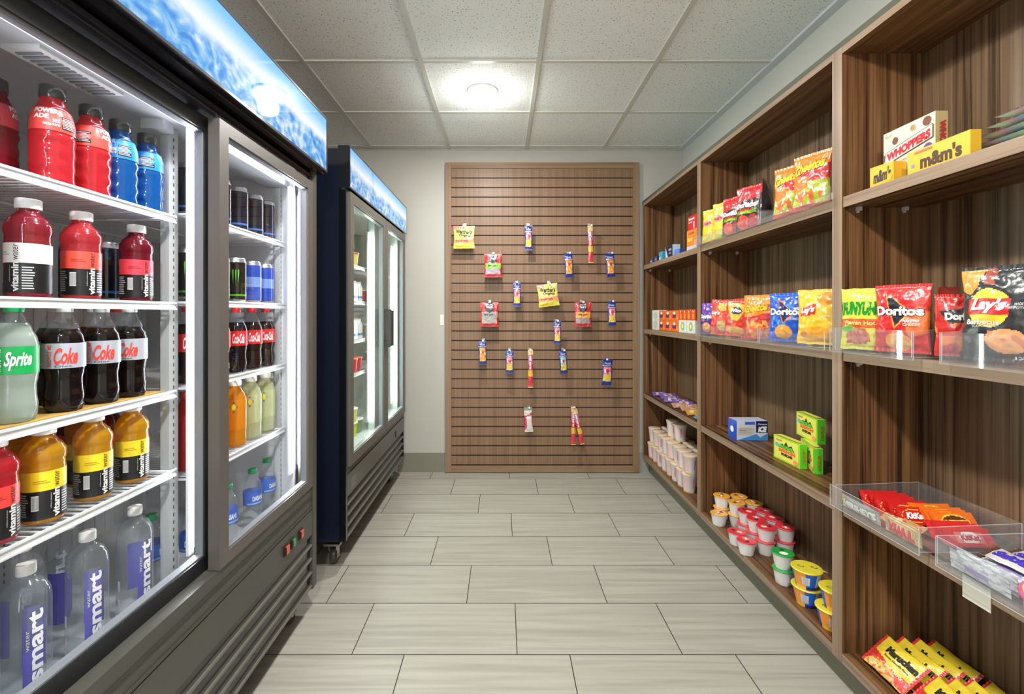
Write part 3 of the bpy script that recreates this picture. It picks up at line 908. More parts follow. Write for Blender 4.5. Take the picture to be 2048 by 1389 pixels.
def cola_bottle(t, liq, labc, capc, word, wordc, fill=.176, small=None, vert=None):
    m = MB()
    P = smooth_profile([(.020, .004), (.0295, 0), (.0335, .012), (.0345, .030), (.0325, .052), (.0320, .066), (.0345, .085), (.0355, .092), (.0355, .147), (.0335, .158), (.026, .178), (.0165, .199), (.0128, .208), (.0128, .214)])
    def rm(th, z): return 1 - (.10 * max(0, math.cos(th * 5)) * max(0, 1 - z / .024) if z < .024 else 0)
    m.lathe(P, 50, lambda th, z: liq + (('liquid',) if len(liq) == 3 else ()) if z < fill else (225, 232, 235, 'plastic_clear'), 'liquid', rmod=rm)
    m.build('bottle_body', t)
    m = MB(); m.lathe([(.0162, .2085), (.0165, .210)], 30, capc, 'satin'); 
    cap(t, .0150, .211, .226, capc)
    ex = [('t', word, -.30, .101, .78, .136, wordc, dict(bold=.03, shear=.35))]
    if vert: ex.append(('t', vert, -.62, .098, -.40, .142, wordc if labc[1] > 150 else (240, 250, 240), dict(rot=90, bold=.01)))
    if small: ex.append(('t', small, -.25, .0955, .5, .0995, (230, 230, 230) if labc[1] < 150 else (90, 90, 100), dict(bold=.02)))
    ex.append(('r', -1.25, .100, -.95, .140, (235, 235, 235)))
    for k in range(8): ex.append(('r', -1.23 + k * .034, .102, -1.218 + k * .034, .138, (90, 90, 96)))
    lab('label', t, .0361, .093, .1455, lambda th, z: labc, ex)

def tall_water(t):
    m = MB()
    P = smooth_profile([(.030, 0), (.0375, .008), (.0385, .02), (.0385, .232), (.0365, .250), (.029, .268), (.018, .278), (.0132, .283), (.0132, .290)], .005)
    m.lathe(P, 48, (220, 232, 240), 'plastic_clear'); m.build('bottle_body', t)
    cap(t, .0155, .288, .309, (232, 232, 230))
    m = MB(); r = .0389
    f = lambda th, z: (r * math.sin(th), -r * math.cos(th), z)
    g = lambda th, z: ((r + .0005) * math.sin(th), -(r + .0005) * math.cos(th), z)
    PU = (92, 84, 190)
    pts = [(-.15 + .0, .055)] ; 
    m.poly([(-.12, .150), (-.12, .075), (-.02, .058), (.20, .048), (.42, .056), (.56, .075), (.56, .150)], f, PU, 'satin')
    m.rect(f, .05, .185, .62, .235, (140, 130, 215), 'plastic_clear', nu=4)
    m.rect(f, -1.30, .11, -1.10, .135, (235, 238, 242), 'satin'); m.rect(f, -1.30, .04, -1.10, .09, (235, 238, 242), 'satin')
    m.rect(f, 2.3, .08, 3.3, .20, (86, 84, 186), 'satin', nu=7)
    m.text('smart', g, .10, .085, .66, .225, (238, 238, 244), 'satin', rot=90, bold=.03)
    m.text('water', g, -.02, .150, .12, .190, (205, 205, 215), 'satin', rot=90)
    m.build('label', t)

def small_water(t):
    m = MB()
    P = smooth_profile([(.026, 0), (.0315, .006), (.032, .060), (.030, .075), (.032, .085), (.032, .140), (.027, .165), (.016, .190), (.012, .198), (.012, .204)])
    m.lathe(P, 40, (190, 212, 235), 'plastic_clear', rmod=lambda th, z: 1 + .02 * math.sin(th * 6 + z * 200)); m.build('bottle_body', t)
    cap(t, .0150, .202, .218, (12, 140, 84))
    lab('label', t, .0326, .088, .136, lambda th, z: (62, 110, 205), [('t', 'DASANI', -.6, .104, .6, .122, (235, 240, 250), dict(bold=.05)), ('r', -1.2, .092, 1.2, .098, (150, 190, 235))])

def juice_bottle(t, liq, capc=(240, 240, 236), mark=True):
    m = MB()
    P = smooth_profile([(.030, 0), (.035, .006), (.0355, .150), (.0345, .165), (.030, .182), (.0215, .198), (.0175, .204), (.0175, .212)])
    m.lathe(P, 40, liq, 'liquid', rmod=lambda th, z: 1 + .018 * math.cos(th * 4)); m.build('bottle_body', t)
    cap(t, .0200, .211, .231, capc)
    lab('label', t, .0368, .060, .165, lambda th, z: shade(liq, 1.06), ([('p', [(-.45, .140), (-.1, .120), (.25, .140), (-.1, .160)], (60, 60, 50)), ('e', -.1, .140, .17, .010, (236, 226, 60))] if mark else []), 'liquid')

def drink_can(t, body, band=None, claw=None, h=.157, r=.0330):
    m = MB()
    P = [(.024, .002), (.027, 0), (r, .010), (r, h - .016), (r * .86, h - .004), (r * .88, h), (r * .82, h - .001), (r * .80, h - .006)]
    def cf(th, z):
        if z < .009 or z > h - .012: return (190, 192, 196, 'metal')
        if band and band[0] < z < band[1]: return band[2]
        return body
    m.lathe(smooth_profile(P[:4], .006) + P[4:], 40, cf, 'gloss')
    if claw:
        f = lambda th, z: ((r + .0006) * math.sin(th), -(r + .0006) * math.cos(th), z)
        for k, (a, ln) in enumerate(((-.26, .052), (0, .060), (.26, .048))):
            m.poly([(a - .08, .112), (a + .02, .116), (a + .03, .100), (a - .01, .112 - ln * .6), (a + .02, .112 - ln), (a - .05, .114 - ln * .55)], f, claw)
    m.build('can_body', t)
    m = MB(); m.box(-.009, .009, -.014, .006, h - .004, h - .002, (200, 202, 205), 'metal'); m.build('pull_tab', t)

PROTO = {}
KIND = {
    'dragon_w': ('bottle', lambda t: vitamin_bottle(t, (170, 48, 66), (238, 234, 228))),
    'dragon_r': ('bottle', lambda t: vitamin_bottle(t, (214, 66, 76), (246, 84, 68))),
    'dragon_d': ('bottle', lambda t: vitamin_bottle(t, (140, 30, 52), (238, 66, 84))),
    'power_r': ('bottle', lambda t: vitamin_bottle(t, (232, 50, 66), (244, 70, 66))),
    'citrus': ('bottle', lambda t: vitamin_bottle(t, (232, 172, 26), (246, 214, 40))),
    'sport_r': ('bottle', lambda t: sport_bottle(t, (232, 52, 66), (244, 78, 70))),
    'sport_d': ('bottle', lambda t: sport_bottle(t, (168, 30, 56), (214, 70, 84))),
    'sport_b': ('bottle', lambda t: sport_bottle(t, (16, 112, 200), (36, 140, 226))),
    'diet': ('bottle', lambda t: cola_bottle(t, (26, 18, 22), (178, 182, 196), (206, 214, 218), 'Coke', (226, 70, 60), small='Diet', vert='RECYCLE ME')),
    'cola': ('bottle', lambda t: cola_bottle(t, (34, 16, 16), (206, 30, 40), (206, 30, 44), 'Coca-Cola', (245, 240, 240))),
    'zero': ('bottle', lambda t: cola_bottle(t, (26, 18, 20), (30, 26, 28), (196, 40, 44), 'Coke', (220, 50, 50))),
    'lime': ('bottle', lambda t: cola_bottle(t, (206, 222, 212), (16, 168, 84), (10, 168, 96), 'Sprite', (246, 250, 246), fill=.190, vert='TASTE THIS')),
    'tall': ('bottle', tall_water), 'small': ('bottle', small_water),
    'orange': ('bottle', lambda t: juice_bottle(t, (240, 170, 36))), 'lemon': ('bottle', lambda t: juice_bottle(t, (226, 230, 190))),
    'punch': ('bottle', lambda t: juice_bottle(t, (186, 36, 46), (180, 40, 50), False)),
    'can_k': ('can', lambda t: drink_can(t, (26, 30, 44), (.02, .03, (60, 110, 190)))),
    'can_b': ('can', lambda t: drink_can(t, (40, 74, 176), (.06, .10, (120, 150, 220)))),
    'can_d': ('can', lambda t: drink_can(t, (30, 48, 120), (.03, .045, (150, 160, 200)))),
    'can_g': ('can', lambda t: drink_can(t, (22, 24, 22), (.020, .030, (70, 160, 40)), claw=(96, 200, 44))),
}
NAMES = {'tall': 'water_bottle', 'small': 'water_bottle', 'can_k': 'drink_can', 'can_b': 'drink_can', 'can_d': 'drink_can', 'can_g': 'drink_can',
         'diet': 'soda_bottle', 'cola': 'soda_bottle', 'zero': 'soda_bottle', 'lime': 'soda_bottle', 'orange': 'juice_bottle', 'lemon': 'juice_bottle', 'punch': 'juice_bottle'}
def drink(kind, px, x, z, label, group, turn=0.0, y=None):
    y = y if y is not None else Yof(px, x)
    rz = math.atan2(-x, y) + turn
    cat, fn = KIND[kind]
    loc = (x, y, z)
    if kind in PROTO: return dup(PROTO[kind], loc, rz, label, group)
    t = thing(NAMES.get(kind, 'drink_bottle'), label, cat, (0, 0, 0), 0, group)
    fn(t); t.location = loc; t.rotation_euler = (0, 0, rz); PROTO[kind] = t
    return t
XQ = -.945
g1 = 'sports drink bottles on the top cooler shelf'
S1 = 1.5245
drink('sport_r', 105, XQ, S1, 'red sports drink bottle showing the white POWER lettering, top cooler shelf', g1, -.1)
drink('sport_r', 182, XQ, S1, 'red sports drink bottle between the lettered red one and the blue bottles', g1, 1.25)
drink('sport_b', 240, XQ, S1, 'blue sports drink bottle beside the red ones, black panel on its shoulder', g1, -.6)
drink('sport_b', 294, XQ, S1, 'blue sports drink bottle at the shelf end, beside the upright', g1, 1.7)
drink('sport_d', 0, -1.03, S1, 'dark red sports drink bottle at the picture edge on the top cooler shelf', g1, 1.5, y=.945)
g = 'flavoured water bottles on the second cooler shelf'; S2 = 1.2875
drink('dragon_w', 57, XQ, S2, 'purple-red flavoured water with a half white, half black label', g, -1.0)
drink('dragon_r', 163, XQ, S2, 'pink flavoured water with an orange-red label, in the middle of the second shelf', g, 0.05)
drink('dragon_d', 273, XQ, S2, 'dark pink flavoured water with a red and black label beside the shelf upright', g, .1)
drink('dragon_r', 0, -1.03, S2, 'pink flavoured water cut by the picture edge on the second shelf', g, .4, y=.905)
gb = 'dark energy drink cans behind the pink bottles'
drink('can_k', 0, -1.05, S2, 'black drink can just behind the middle pink bottle', gb, y=1.235)
drink('can_k', 0, -1.13, S2, 'black drink can between the two smaller pink bottles', gb, .4, y=1.235)
drink('can_g', 0, -1.24, S2, 'black and green drink can far back on the second shelf', gb, y=1.235)
drink('can_k', 0, -1.045, S1, 'black drink can behind the blue sports bottles on the top shelf', gb, .3, y=1.245)
g = 'cola bottles on the third cooler shelf'; S3 = 1.0495
drink('lime', 27, XQ, S3, 'clear lemon-lime soda bottle with a green label and green cap', g, -.05)
drink('diet', 128, XQ, S3, 'diet cola bottle with a silver label, next to the green-labelled one', g, -.15)
drink('diet', 203, XQ, S3, 'diet cola bottle in the middle of the three silver-labelled ones', g, -.1)
drink('diet', 260, XQ, S3, 'diet cola bottle with a silver label, last before the shelf upright', g, -.35)
gg = 'cola bottles in the second row of the third shelf'
for k, (x, y, kk, l) in enumerate(((-1.035, .985, 'zero', 'dark cola bottle with a dark label standing behind the green-labelled one'),
        (-1.04, 1.085, 'diet', 'diet cola bottle directly behind the first silver-labelled one'),
        (-1.04, 1.185, 'diet', 'diet cola bottle in the second row, behind the middle silver label'),
        (-1.045, 1.262, 'cola', 'red-capped cola bottle behind the last silver-labelled one'))):
    drink(kk, 0, x, S3, l, gg, .2 * k, y=y)
m = MB(); m.box(-1.36, -.912, .675, 1.262, 1.0425, 1.0485, (196, 158, 84), 'matte')
put(m, 'cardboard_sheet', 'yellow-brown cardboard sheet under the cola bottles on the third shelf', 'cardboard', (0, 0, 0))
g = 'yellow flavoured water bottles on the fourth cooler shelf'; S4 = .8335
drink('power_r', 0, XQ, S4, 'bright red flavoured water bottle at the picture edge, fourth shelf', g, .3, y=.866)
drink('citrus', 87, XQ, S4, 'yellow flavoured water next to the bright red bottle', g, .1)
drink('citrus', 187, XQ, S4, 'yellow flavoured water in the middle of the three in front', g, .12)
drink('citrus', 264, XQ, S4, 'yellow flavoured water closest to the shelf upright', g, .1)
drink('citrus', 0, -1.045, S4, 'yellow flavoured water half hidden behind the one by the red bottle', g, 1.8, y=1.005)
drink('citrus', 0, -1.045, S4, 'yellow flavoured water behind the middle yellow one', g, 1.5, y=1.165)
gr = 'dark red bottles behind the yellow ones'
for k, (x, y) in enumerate(((-1.14, 1.245), (-1.05, 1.262), (-1.23, 1.24))):
    drink('punch', 0, x, S4 if k != 9 else S4, ['dark red juice bottle behind the last yellow bottle', 'dark red juice bottle beside the shelf upright, behind the yellow bottles', 'dark red juice bottle deepest on the fourth shelf'][k], gr, k, y=y) if False else None
for k, (x, y, l) in enumerate(((-1.065, 1.248, 'dark red flavoured water bottle beside the shelf upright'), (-1.145, 1.248, 'dark red flavoured water bottle deeper in, past the yellow ones'))):
    drink('dragon_d', 0, x, S4, l, gr, 1.8, y=y)
g = 'tall clear water bottles on the cooler floor'; S5 = .4515
drink('tall', 52, -.95, S5, 'tall clear water bottle nearest the viewer, with violet print and white cap', g, 0)
drink('tall', 175, -.95, S5, 'tall clear water bottle second in the front row on the cooler floor', g, 0)
drink('tall', 270, -.95, S5, 'tall clear water bottle third in the front row on the cooler floor', g, .25)
drink('tall', 0, -1.05, S5, 'tall clear water bottle behind and between the first two', g, 3.0, y=1.125)
drink('tall', 0, -1.05, S5, 'tall clear water bottle in the second row, just behind the nearest one', g, 2.5, y=1.02)
# second half of the cooler
def colB(kind, pxs, z, what, group, xs=-.95, turn=0):
    for k, p in enumerate(pxs):
        y = Yof(p, xs)
        where = ['beside the middle post', 'second from the middle post', 'third from the middle post', 'fourth from the middle post', 'fifth from the middle post'][k]
        drink(kind[k] if isinstance(kind, list) else kind, p, xs, z, ((what[k] + ', ') if isinstance(what, list) else (what + ', ')) + where, group, turn)
colB('can_k', [377, 440, 476, 508, 533], 1.5495, 'dark energy drink can on the top shelf, far half', 'dark cans behind the far sliding door')
colB(['can_g', 'can_g', 'can_g', 'can_b', 'can_b'], [377, 437, 472, 504, 530], 1.2975, ['black can with a green claw mark', 'black and green can', 'black and green can on the second shelf', 'blue drink can on the second shelf', 'blue drink can at the shelf end'], 'cans on the second shelf behind the far sliding door')
colB('cola', [375, 436, 472, 504, 531], 1.0515, 'cola bottle with red cap and red label', 'red-labelled cola bottles')
colB(['punch', 'orange', 'orange', 'lemon', 'lemon'], [375, 432, 470, 502, 530], .7915, ['dark red juice bottle', 'orange juice bottle', 'orange juice bottle with white cap', 'pale lemonade bottle', 'pale lemonade bottle at the shelf end'], 'juice bottles behind the far sliding door')
for k, (x, y, l) in enumerate(((-.955, 1.435, 'small blue-labelled water bottle with green cap beside the middle post'), (-.95, Yof(455, .95), 'small blue-labelled water bottle low behind the far door, first of three'),
        (-.95, Yof(505, .95), 'small blue-labelled water bottle with green cap, middle of three on the cooler floor'), (-.96, Yof(537, .96), 'small blue-labelled water bottle with green cap at the bright end of the cooler'),
        (-1.03, 1.37, 'small blue-labelled water bottle half hidden by the shelf upright'))):
    drink('small', 0, x, S5, l, 'small water bottles on the cooler floor', .3 * k, y=y)

# far cooler stock
def carton(t, c):
    m = MB(); w = .035
    m.box(-w, w, -w, w, 0, .085, (232, 234, 232), 'satin')
    m.face([(-w, -w, .085), (w, -w, .085), (w, 0, .112), (-w, 0, .112)], (226, 230, 230), 'satin'); m.face([(w, w, .085), (-w, w, .085), (-w, 0, .112), (w, 0, .112)], (226, 230, 230), 'satin')
    m.face([(w, -w, .085), (w, w, .085), (w, 0, .112)], (214, 218, 218), 'satin'); m.face([(-w, w, .085), (-w, -w, .085), (-w, 0, .112)], (214, 218, 218), 'satin')
    m.box(-w, w, -.001, .001, .112, .122, (226, 230, 230), 'satin')
    m.box(-w - .0004, w + .0004, -w - .0004, w + .0004, .02, .034, c, 'satin'); m.build('carton_body', t)
def tub(t, c, lid):
    m = MB(); m.lathe([(.036, 0), (.044, .075)], 32, c, 'satin'); m.build('tub_body', t)
    m = MB(); m.lathe([(.047, .075), (.047, .082), (.044, .083)], 32, lid, 'satin'); m.build('lid', t)
g = 'small white milk cartons in the far cooler'
fc = []
for k, (y, z, l) in enumerate(((2.785, 1.331, 'white gable-top milk carton on the upper middle shelf of the far cooler'), (2.875, 1.331, 'white gable-top milk carton second in line on the upper middle shelf'),
                              (2.785, 1.105, 'white gable-top milk carton on the lower middle shelf of the far cooler'), (2.875, 1.105, 'white gable-top milk carton second in line on the lower middle shelf'))):
    if not fc:
        t = thing('milk_carton', l, 'milk carton', (0, 0, 0), 0, g); carton(t, (60, 120, 180)); t.location = (-.91, y, z); fc.append(t)
    else: dup(fc[0], (-.91, y, z), 0, l)
for n, y, z, c, lid, l in (('food_tub', 2.775, .910, (214, 40, 70), (230, 120, 60), 'red tub with orange lid in the far cooler'), ('food_tub', 2.87, .910, (190, 60, 60), (210, 90, 40), 'brick-red tub behind the brighter red one in the far cooler'),
        ('food_tub', 2.775, .532, (216, 222, 70), (236, 238, 200), 'yellow tub on the floor of the far cooler'), ('food_tub', 2.88, .532, (120, 160, 110), (226, 230, 226), 'green tub on the floor of the far cooler'),
        ('food_tub', 2.80, 1.540, (208, 196, 110), (200, 60, 50), 'pale yellow tub with red lid on the top shelf of the far cooler'), ('food_tub', 2.775, .616, (236, 232, 120), (240, 240, 220), 'yellow tub stacked on another in the far cooler')):
    t = thing(n, l, 'tub', (-.91, y, z), 0, 'tubs in the far cooler'); tub(t, c, lid)
for k in range(5):
    l = ORD[k] + ' red-labelled pack from the middle post, behind the farthest cooler door'
    t = thing('food_tub', l, 'tub', (-.92, 3.10 + k * .09, [1.331, 1.105, .910, 1.331, 1.105][k]), 0, 'tubs in the far cooler'); tub(t, [(200, 60, 60), (220, 210, 190), (90, 120, 190), (220, 200, 90), (190, 80, 90)][k], (235, 235, 235))
# ------------------------------------------------------------------ clear acrylic trays
def tray(name, label, x0, x1, y0, y1, z, lip, side, back, plate=None, group=None, dividers=(), fx=None):
    # plate: (ya, yb) span of the front plate; fx: its plane
    t = thing(name, label, 'display tray', (x0, (y0 + y1) / 2, z), 0, group)
    A = (255, 255, 255); w = .003
    def part(nm, bx):
        m = MB()
        for q in bx: m.box(*q, A, 'acrylic')
        return m.build(nm, t, True)
    part('tray_floor', [(x0, x1, y0, y1, z + .0005, z + .0035)])
    part('back_wall', [(x1 - w, x1, y0, y1, z + .0036, z + back)])
    def sidew(y):
        m = MB(); a, b = y - w / 2, y + w / 2
        pts = [(x0, z + .0036), (x1 - w, z + .0036), (x1 - w, z + back), (x0 + .02, z + side), (x0, z + side)]
        m.face([(x, a, q) for x, q in pts], A, 'acrylic'); m.face([(x, b, q) for x, q in pts][::-1], A, 'acrylic')
        n = len(pts)
        for i in range(n):
            p, q = pts[i], pts[(i + 1) % n]
            m.face([(p[0], a, p[1]), (p[0], b, p[1]), (q[0], b, q[1]), (q[0], a, q[1])], A, 'acrylic_edge')
        return m
    for y in (y0 + w, y1 - w): sidew(y).build('side_wall', t, True)
    for y in dividers: sidew(y).build('divider', t, True)
    ya, yb = plate or (y0, y1); fx = fx or x0
    m = MB(); m.box(fx - w, fx, ya, yb, z - .004, z + lip, A, 'acrylic', cols={'+z': 'acrylic_edge', '-z': 'acrylic_edge', '-y': 'acrylic_edge', '+y': 'acrylic_edge'})
    m.build('front_lip', t, True)
    return t
gt = 'clear acrylic shelf trays'
ZM, ZU, ZL, ZG = 1.138, 1.636, 0.636, 0.154
tray('acrylic_tray', 'clear tray holding the yellow-green ring snack bags on the middle shelf', 1.074, 1.30, 1.226, 1.513, ZM, .074, .074, .09, (1.222, 1.534), gt, fx=1.074)
tray('acrylic_tray', 'clear tray in front of the black barbecue chip bag', 1.078, 1.30, .87, 1.152, ZM, .074, .074, .09, None, gt)
tray('acrylic_tray', 'clear tray with dividers holding red and gold chip bags on the middle shelf', 1.078, 1.30, 1.975, 2.601, ZM, .055, .060, .09, (1.975, 2.61), gt)
tray('acrylic_tray', 'clear tray around the blue and yellow chip bags on the middle shelf', 1.078, 1.30, 1.566, 1.965, ZM, .045, .060, .09, None, gt)
tray('acrylic_tray', 'clear tray holding yellow and red chip bags on the upper shelf', 1.078, 1.28, 1.972, 2.601, ZU, .040, .060, .06, (1.972, 2.63), gt)
tray('acrylic_tray', 'clear tray under the two orange chip bags on the upper shelf', 1.078, 1.28, 1.566, 1.962, ZU, .018, .050, .06, (1.53, 1.962), gt, fx=1.078)
tray('acrylic_tray', 'clear tray full of red wafer bars on the lower shelf', 1.075, 1.345, 1.206, 1.512, ZL, .062, .068, .078, (1.206, 1.534), gt, fx=1.075)
tray('acrylic_tray', 'clear tray of silver and purple wrapped bars on the lower shelf', 1.075, 1.345, .86, 1.160, ZL, .070, .072, .078, None, gt)

# ------------------------------------------------------------------ chip bags
W_, K_, R_, Y_ = (244, 244, 240), (22, 22, 24), (206, 34, 38), (240, 204, 50)
def chips(px, xq, z, w, h, t, base, shapes, texts, seed, label, group=None, rz=0.0, rx=-.06, hi=False, ry=0.0, y=None):
    m = bag_mesh(w, h, t, base, shapes, texts, seed, 64 if hi else 40, 84 if hi else 52)
    y = y if y is not None else Yof(px, xq)
    return put(m, 'chip_bag', label, 'chip bag', (xq, y, z + .004), -PI / 2 + rz, rx, ry, group)
tri = lambda cu, cv, a, b: [(cu - a, cv + b), (cu + a, cv + b * .35), (cu + a * .1, cv - b)]
def d_shapes(body, tint, lo=None):
    s = [('p', [(0, .95), (1, .95), (1, .6), (.45, .9)], tint)] if tint else []
    s += [('e', .5, .16, .24, .13, (226, 150, 60)), ('e', .56, .12, .12, .08, (240, 176, 90)), ('p', [(.26, .80), (.36, .84), (.74, .58), (.46, .34)], (240, 150, 50)), ('p', [(.29, .78), (.37, .815), (.69, .59), (.47, .38)], (26, 22, 34))]
    return s
D_TXT = [('Doritos', .08, .54, .94, .68, W_, dict(bold=.045, outline=(60, 30, 40)))]
gM = 'chip bags standing on the middle shelf'
chips(0, 1.114, ZM + .004, .126, .190, .045, (222, 222, 60), [('r', 0, .36, 1, .50, (222, 84, 30)), ('r', 0, 0, 1, .10, (222, 214, 60)), ('e', .42, .22, .28, .14, (204, 120, 96)), ('n', 14, .12, (178, 84, 70), .15, .1, .7, .35), ('e', .2, .34, .18, .05, (110, 190, 70))],
      [('FUNYUNS', .05, .56, .95, .78, (26, 130, 40), dict(bold=.07, outline=(150, 214, 60))), ('Flamin Hot', .15, .40, .85, .47, (250, 220, 130))], 1,
      'yellow-green onion ring snack bag with dark green lettering at the shelf post', gM, .47, -.03, True, y=1.444)
chips(0, 1.215, ZM + .004, .13, .190, .04, (190, 206, 60), [('r', 0, .36, 1, .50, (160, 60, 30))], [('FUNYUNS', .05, .56, .95, .78, (26, 110, 40), dict(bold=.1))], 2, 'second yellow-green onion ring bag, tucked behind the first', gM, .3, -.03, y=1.425)
chips(0, 1.138, ZM + .004, .142, .195, .055, (206, 30, 34), [('p', [(.62, .55), (1, .75), (1, .30), (.72, .22)], (232, 112, 44)), ('n', 5, .2, (226, 80, 40), .5, .3, 1, .9)] + d_shapes((206, 30, 34), (216, 56, 50)),
      D_TXT + [('NACHO', .62, .445, .88, .485, (250, 230, 220)), ('CHEESE', .62, .395, .90, .435, (250, 230, 220))], 3, 'red tortilla chip bag with white lettering over a black triangle, beside the yellow-green bags', gM, .36, -.03, True, y=1.338)
chips(0, 1.222, ZM + .004, .10, .185, .035, (190, 30, 32), [('n', 6, .15, (226, 96, 40), 0, 0, 1, 1)], [], 4, 'red tortilla chip bag turned sideways behind the lettered red one', gM, -1.15, -.04, y=1.292)
chips(0, 1.160, ZM + .006, .095, .160, .028, (200, 40, 32), [('n', 6, .12, (236, 130, 50), 0, .1, 1, .6), ('p', [(.1, .72), (.9, .80), (.8, .56), (.3, .52)], K_)], [('Doritos', .2, .58, .92, .70, W_, dict(bold=.06))], 5, 'small red tortilla chip bag squeezed between the two clear trays', gM, .85, -.02, y=1.189)
chips(0, 1.270, ZM + .004, .12, .215, .035, (232, 146, 50), [('r', .5, .7, 1, 1, (30, 30, 30))], [('HOT', .1, .80, .45, .88, (200, 60, 40))], 6, 'orange and black chip bag peeking out behind the black barbecue bag', gM, .35, -.03, y=1.085)
chips(0, 1.138, ZM + .004, .168, .222, .055, (36, 38, 42), [('p', [(.0, .74), (.0, .97), (.30, .97), (.22, .78), (.12, .70)], (226, 150, 56)), ('n', 7, .22, (150, 70, 50), .30, .80, 1, .98), ('e', .36, .56, .255, .20, (244, 204, 48)), ('r', .11, .49, .61, .65, (214, 40, 40)), ('e', .56, .22, .24, .125, (226, 158, 104)), ('n', 9, .25, (206, 120, 74), .36, .14, .76, .32)],
      [("Lay's", .15, .50, .58, .66, W_, dict(bold=.05, shear=.25)), ('Barbecue', .10, .385, .50, .44, (226, 226, 226)), ('FLAVORED', .18, .355, .42, .375, (190, 190, 190)), ('MADE WITH REAL', .66, .58, .92, .605, (180, 180, 184)), ('POTATOES', .66, .54, .88, .565, (180, 180, 184)), ('130', .60, .035, .72, .07, (210, 210, 210))], 7,
      'black barbecue potato chip bag with a yellow sun and red ribbon logo', gM, .30, -.03, True, y=1.058)
chips(0, 1.235, ZM + .004, .15, .20, .05, (40, 40, 44), [('r', .3, .7, .7, .85, (190, 60, 50))], [], 8, 'second black chip bag at the picture edge', gM, .3, -.03, y=.955)
# middle unit, middle shelf
chips(1636, 1.140, ZM + .004, .150, .200, .05, (240, 192, 44), [('e', .72, .82, .20, .12, (226, 150, 50)), ('p', [(.08, .50), (.52, .54), (.54, .74), (.12, .66)], (214, 50, 44)), ('e', .55, .2, .34, .12, (232, 160, 50)), ('e', .2, .18, .1, .06, (190, 110, 40))],
      [("Lay's", .12, .53, .50, .68, W_, dict(bold=.05, shear=.2, slope=.05)), ('Classic', .6, .50, .85, .55, (250, 236, 180))], 9, 'golden yellow potato chip bag with a red ribbon logo beside the shelf post', gM, .47, -.03, True)
chips(1577, 1.140, ZM + .004, .165, .195, .05, (20, 84, 196), [('n', 5, .25, (50, 130, 226), 0, .1, 1, .95), ('e', .42, .20, .22, .15, (226, 156, 60)), ('p', [(.26, .88), (.36, .84), (.74, .56), (.42, .36)], (236, 120, 40)), ('p', [(.29, .82), (.37, .81), (.69, .58), (.44, .40)], (20, 40, 90))],
      [('Doritos', .06, .54, .92, .68, W_, dict(bold=.045, outline=(20, 30, 70))), ('COOL RANCH', .55, .44, .82, .49, (220, 200, 230))], 10, 'blue tortilla chip bag with white lettering', gM, .47, -.03, True)
chips(1610, 1.215, ZM + .004, .15, .185, .04, (24, 60, 130), [('r', .2, .3, 1, .6, (24, 30, 40))], [('S', .7, .5, .9, .62, W_)], 11, 'dark blue chip bag behind the blue one', gM, .1, -.03)
chips(1518, 1.140, ZM + .004, .150, .195, .045, (240, 140, 40), [('p', [(0, .48), (.5, .52), (1, .62), (1, 0), (0, 0)], (206, 50, 44)), ('e', .42, .22, .3, .16, (232, 116, 56)), ('n', 11, .15, (246, 170, 70), .1, .05, .9, .42)], [('Cheetos', .06, .58, .85, .76, (250, 190, 40), dict(bold=.05, outline=(30, 60, 30), slope=.08, shear=.2))], 12, 'orange and red cheese snack bag with yellow lettering on the middle shelf', gM, .47, -.03, True)
chips(1541, 1.215, ZM + .004, .12, .165, .04, (214, 110, 40), [('r', 0, .2, 1, .55, (60, 30, 20))], [('Cheetos', .1, .62, .9, .78, (246, 190, 50))], 13, 'darker orange snack bag half hidden before the blue bag', gM, .05, -.03)
chips(1473, 1.145, ZM + .004, .145, .180, .045, (214, 58, 40), [('p', [(.05, .92), (.95, .88), (.6, .42), (.35, .44)], (240, 186, 56)), ('e', .5, .70, .22, .11, (60, 50, 80)), ('e', .5, .16, .36, .12, (230, 160, 70))], [('Fritos', .30, .65, .70, .76, W_, dict(bold=.06))], 14, 'red and gold corn chip bag with a dark oval logo', gM, .47, -.05, ry=.06)
chips(0, 1.235, ZM + .004, .14, .19, .04, (200, 50, 44), [('e', .5, .7, .3, .1, (230, 120, 60))], [], 15, 'plain-looking red chip bag behind the gold and red ones', gM, .3, -.03, y=2.40)
chips(0, 1.135, ZM + .004, .140, .185, .045, (222, 60, 54), [('e', .6, .80, .24, .12, (240, 190, 70)), ('e', .66, .26, .28, .15, (206, 190, 130)), ('n', 8, .2, (236, 120, 70), 0, 0, 1, 1)], [("Lay's", .08, .55, .50, .68, W_, dict(bold=.05))], 16, 'red potato chip bag leaning beside the purple bag', gM, .47, -.06, ry=.03, y=2.43)
chips(0, 1.118, ZM + .004, .105, .170, .045, (92, 44, 150), [('n', 6, .2, (130, 70, 190), 0, .4, 1, 1), ('e', .45, .22, .25, .16, (226, 156, 70)), ('p', [(.2, .64), (.7, .58), (.4, .36)], (30, 20, 50))], [('Doritos', .06, .50, .94, .63, W_, dict(bold=.07))], 17, 'purple tortilla chip bag at the far end of the middle shelving unit', gM, .47, -.04, y=2.538)
